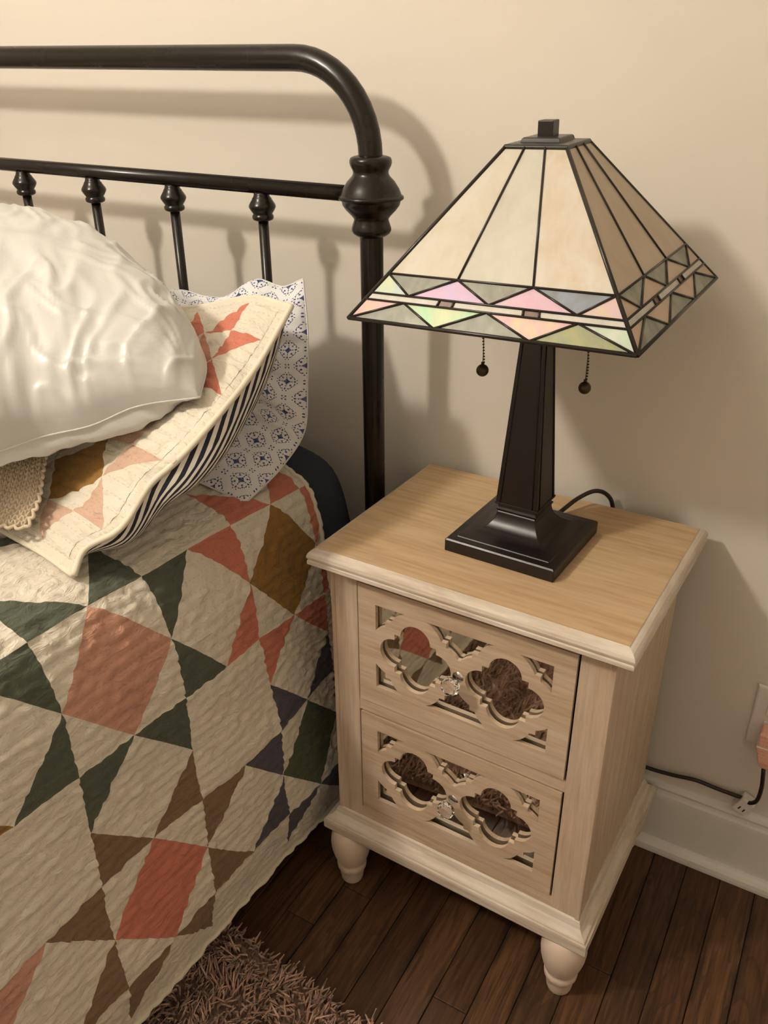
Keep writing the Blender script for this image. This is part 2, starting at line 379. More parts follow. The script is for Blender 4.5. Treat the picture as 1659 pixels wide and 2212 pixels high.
npart('middle_rail', (-.166, YFR+.0005, .3965), (.166, YFR+.02, .4180), 'wood_x')
npart('bottom_rail', (-.166, YFR+.0005, ZB), (.166, YFR+.02, .1895), 'wood_x')
frame_profile('base_moulding', HX, (YBK-YFR)/2, [(-.02, .168), (.0005, .168), (.0030, .1665), (.0042, .1625), (.0060, .1565), (.0105, .1515), (.0165, .1485), (.0178, .1465), (.0178, .1450), (.0207, .1440), (.0214, .1400), (.0214, .1260), (.0196, .1222), (-.03, .1215)], M['wood_edge'], ns, loc=(0, (YBK+YFR)/2, 0))
fp = [(.024, .123), (.0275, .120), (.0315, .112), (.0340, .102), (.0348, .091), (.0335, .077), (.0300, .062), (.0258, .050), (.0238, .0440), (.0248, .0425), (.0258, .0380), (.0252, .0320), (.0236, .0290), (.0222, .0270), (.0212, .018), (.0192, .004), (.0178, .0)]
fx, fy0, fy1 = .1935, YFR+.004, YBK-.02
foot = None
for px, py in ((-fx, fy0), (fx, fy0), (-fx, fy1), (fx, fy1)):
    if foot is None: foot = lathe('foot', fp, M['wood_pale'], ns, 36, (px, py, 0))
    else: link('foot', foot.data, ns, (px, py, 0))
# fretwork drawer fronts
def arc(cx, cz, r, a0, a1, n=14): return [(cx+r*math.cos(a0+(a1-a0)*k/n), cz+r*math.sin(a0+(a1-a0)*k/n)) for k in range(n+1)]
QC, RI, CI, SQ = .0685, .0240, .0320, .0335          # quatrefoil centre, lobe radius, lobe centre, barb
RO, SO = .0443, .0490                                # outer band radius, outer barb
WX, WZ = .1335, .0725                                # half window
def quatrefoil(cx):
    P = []; h = math.pi/2
    for k in range(4):
        c, s = math.cos(k*h), math.sin(k*h)
        base = [(SQ, -SQ), (SQ, -RI)]+arc(CI+.0015, 0, RI, -h, h, 16)+[(SQ, RI)]
        P += [(cx+c*a-s*b, s*a+c*b) for a, b in base]
    return P
def corner_hole(sx, sz):
    # window corner outside the band of the outer quatrefoil
    ex = WX-QC
    dW = math.sqrt(RO**2-(ex-CI)**2); dN = math.sqrt(RO**2-(WZ-CI)**2)
    aW0 = math.atan2(dW, ex-CI); aW1 = math.atan2(math.sqrt(RO**2-(SO-CI)**2), SO-CI)
    P = [(ex, WZ), (ex, dW)]+arc(CI, 0, RO, aW0, aW1, 6)+[(SO, SO)]
    q = arc(CI, 0, RO, aW1, math.atan2(0, 1), 1)
    aN1 = math.atan2(SO-CI, math.sqrt(RO**2-(SO-CI)**2)); aN0 = math.atan2(WZ-CI, dN)
    P += arc(0, CI, RO, aN1, aN0, 6)
    return [(sx*(QC+a), sz*b) for a, b in P]
def middle_hole(sz):
    dN = math.sqrt(RO**2-(WZ-CI)**2)
    aN1 = math.atan2(SO-CI, math.sqrt(RO**2-(SO-CI)**2)); aN0 = math.atan2(WZ-CI, dN)
    aW1 = math.atan2(math.sqrt(RO**2-(SO-CI)**2), SO-CI); g = .0022
    aE = math.atan2(math.sqrt(RO**2-(QC-g-CI)**2), QC-g-CI)
    half = arc(0, CI, RO, aN0, aN1, 6)+[(SO, SO)]+arc(CI, 0, RO, aW1, aE, 8)
    L = [(-QC+a, sz*b) for a, b in half]; R = [(QC-a, sz*b) for a, b in half][::-1]
    return L+R
def fret_mesh(hz0, hz1, thick):
    cu = bpy.data.curves.new('fret', 'CURVE'); cu.dimensions = '2D'; cu.fill_mode = 'BOTH'; cu.extrude = thick/2
    outs = [[(-.1628, hz0), (.1628, hz0), (.1628, hz1), (-.1628, hz1)], quatrefoil(-QC), quatrefoil(QC), middle_hole(1), middle_hole(-1)]+[corner_hole(a, b) for a in (-1, 1) for b in (-1, 1)]
    for P in outs:
        s = cu.splines.new('POLY'); s.points.add(len(P)-1); s.use_cyclic_u = True
        for pt, (a, b) in zip(s.points, P): pt.co = (a, b, 0, 1)
    o = bpy.data.objects.new('tmp', cu); COL.objects.link(o)
    dg = bpy.context.evaluated_depsgraph_get(); me = bpy.data.meshes.new_from_object(o.evaluated_get(dg)); bpy.data.objects.remove(o)
    me.transform(Matrix.Rotation(math.pi/2, 4, 'X')); me.name = 'drawer_front'; me.materials.clear(); me.materials.append(M['wood_x']); me.polygons.foreach_set('use_smooth', [False]*len(me.polygons))
    return me
DT = .0068
for zc, z0, z1, yo in ((.5270, .4205, .6283, -.0022), (.2945, .1915, .3945, -.0012)):
    dr = link('drawer_front', fret_mesh(z0-zc, z1-zc, DT), ns, (0, YFR+yo+DT/2, zc))
    box('mirror', (-.150, 0, -WZ-.008), (.150, .002, WZ+.008), M['mirror'], dr, loc=(0, DT/2+.0026, 0), rot=(.012 if zc > .4 else .026, 0, 0))
    box('drawer_box', (-.158, DT/2+.0075, z0-zc+.004), (.158, .27, z1-zc-.02), M['drawer_box'], dr)
    lathe('knob_stem', [(.0085, 0), (.0085, -.0025), (.0045, -.0045), (.0045, -.014)][::-1], M['chrome'], dr, 20, (0, -DT/2-.0002, 0), (-math.pi/2, 0, math.pi))
    # faceted crystal
    V = []; F = []; ring = [(.0060, -.013), (.0128, -.0185), (.0140, -.0245), (.0098, -.0310)]; ns_ = 10
    for j, (r, y) in enumerate(ring):
        for k in range(ns_): a = 2*math.pi*(k+.5*(j % 2))/ns_; V.append((r*math.cos(a), y, r*math.sin(a)))
    for j in range(len(ring)-1):
        for k in range(ns_):
            k2 = (k+1) % ns_; b0, b1 = j*ns_, (j+1)*ns_
            if j % 2 == 0: F += [(b0+k, b0+k2, b1+k), (b0+k2, b1+k2, b1+k)]
            else: F += [(b0+k, b0+k2, b1+k2), (b0+k, b1+k2, b1+k)]
    F.append(tuple(range(ns_))); F.append(tuple(3*ns_+k for k in range(ns_)))
    kb = mesh_obj('crystal_knob', V, F, M['crystal'], dr, False, (0, -DT/2, 0)); fix(kb); kb['label'] = 'clear faceted crystal knob'

# ================================================================== TABLE LAMP
ZT = .6714
lamp = tag(empty('table_lamp', (-.2079, -.2013, ZT), (0, 0, -.0477)), 'dark bronze table lamp with a square stained glass shade on the nightstand', 'table lamp')
hb = .0812
cove = []
for k in range(13):
    a = k/12*math.pi/2; cove.append((.0285+.0395*(1-math.cos(a)) if False else .0285+.0400*(1-math.sin(math.pi/2-a)), .0560-.0345*math.sin(a)))
base_prof = [(hb, .0), (hb, .0172), (hb-.0016, .0192), (hb-.004, .0196), (.0695, .0205)]
base_prof += [(h, z) for h, z in cove[::-1]]+[(.0285, .0570)]
def square_loft(name, prof, mat, parent, loc=(0, 0, 0)):
    V, F = [], []
    for h, z in prof: V += [(-h, -h, z), (h, -h, z), (h, h, z), (-h, h, z)]
    n = len(prof)
    for i in range(n-1):
        for k in range(4): k2 = (k+1) % 4; F.append((i*4+k, i*4+k2, (i+1)*4+k2, (i+1)*4+k))
    F += [(3, 2, 1, 0), tuple((n-1)*4+k for k in range(4))]
    o = fix(mesh_obj(name, V, F, mat, parent, False, loc)); return o
lb = square_loft('lamp_base', base_prof, M['bronze'], lamp); lb.data.polygons.foreach_set('use_smooth', [True]*len(lb.data.polygons)); lb.data.set_sharp_from_angle(angle=.5); add_bevel(lb, .0012, 2, .9)
add_bevel(square_loft('collar', [(.0300, .0565), (.0300, .0590), (.0280, .0600), (.0280, .0650), (.0318, .0660), (.0318, .0690)], M['bronze'], lamp), .0006)
# tapering column with thin raised arrises
def column():
    V, F = [], []; z0, z1, h0, h1 = .0680, .352, .0308, .0135
    add_bevel(square_loft('column', [(h0, z0), (h1, z1)], M['bronze'], lamp), .0012)
    items = []
    for sx, sy in ((-1, -1), (1, -1), (1, 1), (-1, 1)):
        for dx, dy in ((1, 0), (0, 1)):
            w0 = .0075; p0 = Vector((sx*(h0+.0004)-dx*sx*w0, sy*(h0+.0004)-dy*sy*w0, z0+.001)); p1 = Vector((sx*(h1+.0004)-dx*sx*w0*.6, sy*(h1+.0004)-dy*sy*w0*.6, z1))
            items.append(tube_data([p0, p1], .0008, 6))
    V, F = join_data(items); mesh_obj('column_beading', V, F, M['bronze'], lamp, True)
column()
# neck, sockets, bulbs and pull chains under the shade
lathe('neck', [(.012, .345), (.012, .36), (.0055, .366), (.0055, .50)], M['bronze'], lamp, 20)
ca_, sa_ = math.cos(.0477), math.sin(.0477)
def to_lamp(wx, wy): dx, dy = wx+.2079, wy+.2013; return ca_*dx-sa_*dy, sa_*dx+ca_*dy
for (wx, wy, zt_, zb_) in ((-.2720, -.2243, .375, .2490), (-.1478, -.1800, .375, .2325)):
    x, y = to_lamp(wx, wy); d = Vector((x, y, 0)); L = d.length; d.normalize()
    tube('arm', [Vector((0, 0, .37)), d*(L*.30)+Vector((0, 0, .374)), d*(L*.55)+Vector((0, 0, .382))], .004, M['bronze'], lamp, 10)
    s = d*(L*.55)
    lathe('socket', [(.014, .380), (.0165, .386), (.0165, .425), (.0145, .430)], M['bronze'], lamp, 20, (s.x, s.y, 0))
    lathe('light_bulb', [(.011, .428), (.013, .436), (.022, .458), (.0255, .474), (.023, .488), (.013, .498), (.002, .501)], M['bulb'], lamp, 20, (s.x, s.y, 0))
    tube('chain_arm', [s+Vector((0, 0, .392)), d*L+Vector((0, 0, .388)), d*L+Vector((0, 0, .378))], .0016, M['chain'], lamp, 8)
    items = []; z = .377
    bm = bmesh.new(); bmesh.ops.create_icosphere(bm, subdivisions=1, radius=.0016); bv = [v.co.copy() for v in bm.verts]; bf = [tuple(v.index for v in f.verts) for f in bm.faces]; bm.free()
    kk = 0
    while z > zb_+.006: items.append(([p+Vector((x+.0016*math.sin(kk*.25), y, z)) for p in bv], bf)); z -= .0039; kk += 1
    items.append(tube_data([(x, y, .378), (x, y, zb_)], .0005, 5)); V, F = join_data(items)
    mesh_obj('pull_chain', V, F, M['chain'], lamp, True)
    rb = .0082; lathe('pull_ball', [(max(.0004, rb*math.sin(a)), zb_-rb*math.cos(a)) for a in np.linspace(0, math.pi, 14)]+[(.0022, zb_+rb), (.0022, zb_+rb+.003)], M['chain'], lamp, 20, (x, y, 0))
# --- stained glass shade (tilts a little on its stem)
HS, HM, ZM, HT, ZTT = .1713, .1353, .0468, .0360, .1740
x, y = to_lamp(-.2091, -.2018)
sh_loc = (x, y, 1.0175-ZT); sh_rot = (.0377, -.0181, .0260)
def glass(n, a, b, **k): return mat_glass_art('glass_'+n, a, b, **k)
G = {
 'ivoryA': glass('ivory_warm', (.72, .655, .52), (.78, .74, .64)), 'ivoryB': glass('ivory_green', (.66, .64, .54), (.76, .735, .64)), 'ivoryC': glass('ivory_amber', (.74, .63, .48), (.82, .77, .68)),
 'sage': glass('sage', (.25, .25, .20), (.40, .41, .33), ang=.6), 'sageblue': glass('sage_blue', (.24, .25, .20), (.33, .37, .46), ang=.5), 'sagelime': glass('sage_lime', (.30, .33, .26), (.48, .48, .20), ang=.4),
 'white': glass('white_bar', (.70, .66, .58), (.80, .78, .72)), 'brown': glass('brown_block', (.17, .085, .055), (.30, .17, .12)),
 'yel': glass('iris_yellow', (.82, .80, .42), (.58, .78, .80), irid=1), 'lav': glass('iris_lavender', (.70, .55, .86), (.85, .56, .74), irid=1), 'pink': glass('iris_pink', (.86, .50, .66), (.82, .62, .72), irid=1),  # front face: iridescent reflections painted in as pastel base colours
 'peach': glass('iris_peach', (.86, .70, .46), (.82, .62, .66), irid=1), 'green': glass('iris_green', (.82, .80, .48), (.42, .82, .52), irid=1), 'ypink': glass('iris_yellow_pink', (.86, .76, .42), (.86, .52, .62), irid=1),
 'mint': glass('iris_mint', (.62, .78, .62), (.74, .82, .70), irid=1), 'opink': glass('iris_orange_pink', (.84, .50, .60), (.86, .62, .42), irid=1),
 'champ': glass('champagne', (.66, .50, .36), (.72, .57, .42)), 'tan': glass('tan', (.58, .47, .33), (.64, .53, .39)),  # same glass on other faces: no reflections painted, side shade in the colour
}
def fpt(f, s, t, off=0.0):
    """point on shade face f: s in [-1,1] across, t in [0,1] up"""
    h = HS+(HT-HS)*t; z = ZTT*t; nl = math.hypot(ZTT, HS-HT); ny, nz = -ZTT/nl, (HS-HT)/nl
    x, y = h*s, -h+ny*off; z += nz*off; a = f*math.pi/2
    return Vector((x*math.cos(a)-y*math.sin(a), x*math.sin(a)+y*math.cos(a), z))
TM = ZM/ZTT; T1, T2 = TM*.43, TM*.575
def s_at(x_rel_half, t, t_ref):  # keep lines straight: s is fraction of the local half width
    return x_rel_half
lines = {f: [] for f in range(4)}
shade_items = []
R0 = .0014
def lead(f, a, b, r=R0, off=.0018): shade_items.append(tube_data([fpt(f, *a, off), fpt(f, *b, off)], r, 7))
def panes_for(f):
    th = 1/3
    P = []
    cols = ['ivoryA', 'ivoryB', 'ivoryC'] if f in (0, 2) else ['tan', 'tan', 'tan']  # side panels: ivory glass in a darker colour that holds their shade
    for k in range(3):
        a, b = -1+2*th*k, -1+2*th*(k+1); P.append(('glass_panel', [(a, TM), (b, TM), (b, 1), (a, 1)], cols[k]))
        if k: lead(f, (a, TM), (a, 1))
    ir_up = ['yel', 'lav', 'pink', 'peach'] if f == 0 else ['champ']*4
    ir_dn = ['opink', 'green', 'ypink', 'mint'] if f == 0 else ['champ']*4
    dk_up = ['sage', 'sage', 'sageblue'] if f == 0 else ['sage']*3; dk_dn = ['sage', 'sage', 'sagelime'] if f == 0 else ['sage']*3
    c = [-1+2*th*k for k in range(4)]; m = [(c[k]+c[k+1])/2 for k in range(3)]
    for k in range(3):
        P.append(('glass_triangle', [(c[k], TM), (m[k], T2), (c[k+1], TM)], dk_up[k]))
        P.append(('glass_triangle', [(c[k], 0), (c[k+1], 0), (m[k], T1)], dk_dn[k]))
        for (a, b) in (((c[k], TM), (m[k], T2)), ((m[k], T2), (c[k+1], TM)), ((c[k], 0), (m[k], T1)), ((m[k], T1), (c[k+1], 0))): lead(f, a, b)
    for k in range(4):
        if k == 0: up = [(-1, T2), (m[0], T2), (-1, TM)]; dn = [(-1, 0), (m[0], T1), (-1, T1)]
        elif k == 3: up = [(m[2], T2), (1, T2), (1, TM)]; dn = [(1, 0), (1, T1), (m[2], T1)]
        else: up = [(m[k-1], T2), (m[k], T2), (c[k], TM)]; dn = [(m[k-1], T1), (c[k], 0), (m[k], T1)]
        P.append(('glass_triangle', up, ir_up[k])); P.append(('glass_triangle', dn, ir_dn[k]))
    bw = .060
    xs = [-1, -th-bw, -th+bw, th-bw, th+bw, 1]
    for k in range(5):
        P.append(('glass_bar', [(xs[k], T1), (xs[k+1], T1), (xs[k+1], T2), (xs[k], T2)], 'brown' if k % 2 else 'white'))
        if k: lead(f, (xs[k], T1), (xs[k], T2))
    for t in (T1, T2, TM): lead(f, (-1, t), (1, t))
    lead(f, (-1, 0), (1, 0), .0024, .0008)
    lead(f, (-1, 0), (-1, 1), .0026, .0006)
    return P
allp = []
for f in range(4):
    for nm, poly, col in panes_for(f): allp.append((f, nm, poly, col))
V, F = join_data(shade_items)
shade = mesh_obj('lamp_shade', V, F, M['lead'], lamp, True, sh_loc, sh_rot); shade['label'] = 'square pyramid shade of leaded ivory and iridescent glass'
for f, nm, poly, col in allp:
    n = len(poly); vt = [fpt(f, s, t, .0012) for s, t in poly]+[fpt(f, s, t, -.0018) for s, t in poly]
    fc = [tuple(range(n)), tuple(range(2*n-1, n-1, -1))]+[(k, n+k, n+(k+1) % n, (k+1) % n) for k in range(n)]
    fix(mesh_obj(nm, vt, fc, G[col], shade))
# cap and finial follow the shade
add_bevel(square_loft('shade_cap', [(.0385, .1700), (.0385, .1755), (.0370, .1775), (.0235, .1785), (.0225, .1822), (.0210, .1832), (.006, .1835)], M['lead'], shade), .0006)
add_bevel(square_loft('finial', [(.0092, .1830), (.0092, .1990), (.0086, .1998)], M['bronze'], shade), .0005)

# lamp cord: over the back edge of the top, down behind, along the baseboard to the outlet
cp = smooth_path([(-.190, -.116, .6775), (-.185, -.095, .680), (-.172, -.066, .690), (-.155, -.040, .695), (-.140, -.022, .684), (-.131, -.0135, .660), (-.126, -.0100, .60), (-.115, -.0085, .42), (-.080, -.0085, .240), (-.045, -.0105, .182), (-.014, -.0120, .1735), (.030, -.0105, .1755), (.070, -.0100, .1820), (.105, -.0095, .1800), (.137, -.0120, .1820), (.152, -.0140, .1850)], 8)
tag(tube('lamp_cord', cp, .0034, M['cord'], None, 10), 'thin dark brown electric cord running behind the nightstand along the baseboard', 'cord')
tap = tag(empty('cord_connector', (.152, -.0125, .172), (0, .45, 0)), 'small white cord connector with slots lying on top of the baseboard', 'connector')
box('body', (-.0115, -.010, -.018), (.0115, .010, .016), M['plate'], tap, .003, 3)
for dx in (-.004, .004): box('slot', (dx-.0011, -.0104, -.009), (dx+.0011, -.0097, -.002), M['slot'], tap)
wp = smooth_path([(.152, -.017, .181), (.162, -.022, .187), (.169, -.027, .203), (.170, -.030, .235), (.166, -.031, .272)], 8)
tag(tube('plug_cord', wp, .0034, M['cord'], None, 10), 'short dark cord rising from the white connector to the wall plug', 'cord')
out = tag(empty('wall_outlet', (.165, 0, .3525)), 'white wall outlet plate above the baseboard at the right edge', 'outlet')
add_bevel(frame_profile('cover_plate', .036, .0575, [(-.004, .0062), (-.0015, .0055), (0, .003), (0, .0003)], M['plate'], out), .0006).rotation_euler = (math.pi/2, 0, 0)
for dz in (.0195, -.0195):
    r = box('receptacle', (-.0165, -.0085, dz-.0140), (.0165, -.0055, dz+.0140), M['plate'], out, .0015)
    for dx in (-.0065, .0065): box('slot', (dx-.0011, -.0088, dz-.001), (dx+.0011, -.0083, dz+.007), M['slot'], out)
plug = tag(empty('power_plug', (.166, -.0090, .322)), 'peach wrapped power plug pushed into the lower half of the wall outlet', 'plug')
sq = []
for (hx_, hy_, z, yc) in ((.0165, .012, .022, -.0125), (.0180, .0135, .018, -.014), (.0175, .0135, -.012, -.016), (.0120, .0110, -.032, -.019), (.0065, .0060, -.046, -.022)):
    sq.append([(-hx_, yc-hy_, z), (hx_, yc-hy_, z), (hx_, yc+hy_, z), (-hx_, yc+hy_, z)])
V = [p for s in sq for p in s]; F = []
for i in range(len(sq)-1):
    for k in range(4): k2 = (k+1) % 4; F.append((i*4+k, i*4+k2, i*4+4+k2, i*4+4+k))
F += [(0, 1, 2, 3), tuple(len(V)-4+k for k in range(4))]
add_bevel(fix(mesh_obj('plug_body', V, F, M['label'], plug)), .003, 3)
box('plug_collar', (-.0185, -.0300, -.0065), (.0185, -.0012, -.0035), M['plate'], plug, .001)

# ================================================================== BED: iron headboard
YH = -.120
bed = tag(empty('headboard', (-.5008, YH, 0)), 'black iron headboard with turned balls and slim spindles against the wall', 'headboard')
BW = 1.56; TR = .0170; ZRAIL = 1.2850; RB = .122; SL = .0145   # rails rise a little to the left
def zr(x, z): return z - SL*x
path = [Vector((0, 0, .0)), Vector((0, 0, .6)), Vector((0, 0, ZRAIL-RB))]
path += [Vector((-RB+RB*math.cos(a), 0, ZRAIL-RB+RB*math.sin(a))) for a in np.linspace(.12, math.pi/2, 12)]
path[-1] = Vector((-RB, 0, zr(0, ZRAIL)))
ml = [Vector((-BW+RB-RB*math.cos(a), 0, zr(-BW+.2, ZRAIL)-RB+RB*math.sin(a))) for a in np.linspace(math.pi/2, .12, 12)]
path += [Vector((-RB-.05, 0, zr(-.05, ZRAIL))), Vector((-BW/2, 0, zr(-BW/2+.1, ZRAIL)))]+ml+[Vector((-BW, 0, ZRAIL-RB)), Vector((-BW, 0, .6)), Vector((-BW, 0, 0))]
tube('hoop_tube', path, TR, M['black_iron'], bed, 28)
bp_ = [(365, .0178), (378, .0225), (400, .0265), (440, .0279), (480, .0281), (530, .0272), (560, .0262), (600, .0246), (630, .0240), (665, .0243), (700, .0257), (780, .0312), (900, .0368), (1000, .0395), (1012, .0405), (1025, .0420), (1050, .0427), (1075, .0420), (1092, .0400), (1102, .0386), (1170, .0376), (1260, .0330), (1350, .0266), (1400, .0240), (1430, .0241), (1500, .0258), (1560, .0270), (1600, .0270), (1650, .0250), (1690, .0210), (1710, .0178)]
ball = None
for px in (0, -BW):
    prof = [(r if r < .018 else .0178+(r-.0178)*1.17, (1040-yy)*8.1e-5) for yy, r in bp_]
    if ball is None: ball = lathe('post_ball', prof, M['black_iron'], bed, 48, (px, 0, 1.1097))
    else: link('post_ball', ball.data, bed, (px, 0, 1.1097))
ZMID = 1.1130
tube('middle_rail', [(-.02, 0, zr(0, ZMID-.001)), (-BW+.02, 0, zr(-BW, ZMID-.001))], .0112, M['black_iron'], bed, 20)
tube('lower_rail', [(-.01, 0, .50), (-BW+.01, 0, .50)], .0112, M['black_iron'], bed, 16)
fin = [(.0078, 0.0), (.0098, -.001), (.0102, -.006), (.0112, -.0105), (.0128, -.0135), (.0130, -.0155), (.0150, -.0205), (.0172, -.0265), (.0178, -.0310), (.0172, -.0340), (.0152, -.0400), (.0128, -.0455), (.0126, -.0475), (.0140, -.0500), (.0142, -.0555), (.0130, -.0590), (.0098, -.0615), (.0080, -.0625)]
fin = [(r_ if r_ < .009 else r_*1.17, z_*.68) for r_, z_ in fin]
spn = fnm = None
for k, xs in enumerate((-.195, -.376, -.558, -.735, -.916, -1.097, -1.278)):
    zt_ = zr(xs, ZMID)-.0095
    if spn is None:
        spn = tube('spindle', [(0, 0, 0), (0, 0, -.30), (0, 0, -.60)], .0080, M['black_iron'], bed, 16); spn.location = (xs, 0, zt_)
        fnm = lathe('finial', fin, M['black_iron'], spn, 32, (0, 0, 0))
    else:
        s = link('spindle', spn.data, bed, (xs, 0, zt_)); link('finial', fnm.data, s)

# ================================================================== BEDDING
# ---- drape of the bed quilt: profile over the mattress edge (u runs down over the side, v towards the headboard)
UN = .0875
KX = [-.6506, -.5708, -.5338, -.5209, -.5136, -.5027, -.4953, -.4891, -.5049]
KZ = [.7367, .7077, .6287, .5420, .4602, .3787, .2958, .2100, .1259]
KY = [-.0049, 0, -.0046, -.0098, -.0140, -.0196, -.0263, -.0282, -.0260]
ku = np.arange(-2, 7.)
ku = np.r_[-20, -12, -8, -6, -5, -4, -3, ku, 7, 8]
kx = np.r_[-.6506-UN*18, -.6506-UN*10, -.6506-UN*6, -.6506-UN*4, -.6506-UN*3, -.6506-UN*2, -.6506-UN*.985, KX, -.510, -.515]
kz = np.r_[.757, .757, .757, .757, .7565, .755, .749, KZ, .040, -.045]
ky = np.r_[[-.006]*7, KY, -.026, -.026]
def crom(u, xs, ys):
    """cubic hermite through knots"""
    d = np.diff(ys)/np.diff(xs); m = np.r_[d[0], (d[:-1]+d[1:])/2, d[-1]]
    i = np.clip(np.searchsorted(xs, u)-1, 0, len(xs)-2); h = xs[i+1]-xs[i]; t = (u-xs[i])/h
    return (2*t**3-3*t**2+1)*ys[i]+(t**3-2*t**2+t)*h*m[i]+(-2*t**3+3*t**2)*ys[i+1]+(t**3-t**2)*h*m[i+1]
CORR = [(-1, -1, 0.0012, -0.0038, -0.005), (-1, 1, 0.0016, -0.0008, -0.0027), (1, 1, 0.0009, 0.0051, 0.0031), (1, -1, 0.0017, -0.0002, -0.0015), (-1, 0, -0.0043, 0.0036, 0.009), (0, 1, 0.0019, -0.0004, -0.0027), (1, 0, -0.0024, -0.0032, -0.0), (0, -1, 0.0034, 0.0025, -0.0018), (-2, 1, 0.0017, -0.0034, -0.0064), (-1, 2, -0.004, 0.0005, 0.006), (1, 2, 0.0082, 0.0055, -0.0014), (2, 1, -0.0026, -0.0039, -0.001), (2, -1, 0.0026, 0.0032, -0.0004), (1, -2, -0.0047, -0.0005, 0.0041), (-1, 3, 0.0009, -0.0053, -0.0089), (-2, 3, -0.0002, 0.0047, 0.0065), (1, 3, -0.0076, -0.0106, -0.0044), (0, 3, -0.0048, 0.0004, 0.0051), (-1, 4, 0.0076, 0.0095, 0.0057), (1, 4, 0.0064, 0.0053, 0.0005), (0, 5, -0.0085, -0.0074, -0.0025), (2, 3, -0.0024, 0.0015, 0.0034), (1, 5, 0.0033, -0.005, -0.0088), (2, 5, -0.005, 0.0013, 0.006), (3, 1, 0.002, -0.0005, -0.0015), (3, 2, 0.0055, -0.0, -0.0045), (4, 1, -0.0013, -0.0005, 0.0008), (3, -1, -0.0015, -0.0092, -0.0033), (3, 0, -0.0043, 0.0052, 0.0059), (3, -2, 0.0004, 0.0033, 0.0012), (4, -1, -0.0007, 0.0007, 0.0006), (5, 0, 0.0054, 0.0029, -0.0019), (5, 1, -0.005, -0.0008, 0.0026), (5, 2, 0.0038, -0.0008, -0.0032), (5, -1, -0.0001, -0.002, -0.0008), (3, 4, -0.0014, -0.0039, -0.0026), (3, 3, 0.0054, 0.0069, 0.002), (4, 3, 0.0014, -0.0022, -0.0023), (5, 4, 0.0097, -0.0007, -0.0062), (4, 5, -0.0101, 0.001, 0.0072), (5, 3, -0.0087, 0.0014, 0.0065), (6, 3, 0.002, 0.0082, 0.0041), (6, 1, -0.0016, -0.0059, -0.0022)]
CORR = np.array(CORR)
def drape(u, v):
    u = np.asarray(u, float); v = np.asarray(v, float)
    vv = np.clip(v, -4, 6)
    P = np.stack([crom(u, ku, kx)-.0019*vv+.0002*vv*(np.clip(u, -2, 7)+2), -.6646+UN*v+crom(u, ku, ky), crom(u, ku, kz)-.0065*np.clip(v, -1.5, 6)*np.clip((u+9)/7, 0, 1)], -1)
    for c in CORR: P += np.exp(-((u-c[0])**2+(v-c[1])**2)/2)[..., None]*c[2:]
    return P
def quilt_height(um, vm, k=1.0):
    uw = um+.0030*pn(um/.03, vm/.05, 1.3)+.0012*pn(um/.012, vm/.02, 9.1)
    ridge = np.abs(np.sin(math.pi*uw/.0165))**.55
    amp = .0036*(.75+.9*pn(um/.02, vm/.016, 4.2))
    h = ridge*np.clip(amp, .0003, .006)
    h = h+.0020*pn((um+vm*.5)/.012, (vm-um*.35)/.020, 7.7)+.0015*pn(um/.007, vm/.009, 2.2)
    return h*k
def surface_points(fn, u, v, um, vm, k=1.0, flip=1.0):
    e = .02; P = fn(u, v); n = np.cross(fn(u+e, v)-fn(u-e, v), fn(u, v+e)-fn(u, v-e)); n /= np.linalg.norm(n, axis=-1)[..., None]+1e-12
    return P+n*flip*quilt_height(um, vm, k)[..., None], n*flip
DIAG = {(1, 1): ('a', 'lo'), (2, 1): ('m', 'x'), (1, 2): ('m', 'x'), (2, 2): ('a', 'hi')}
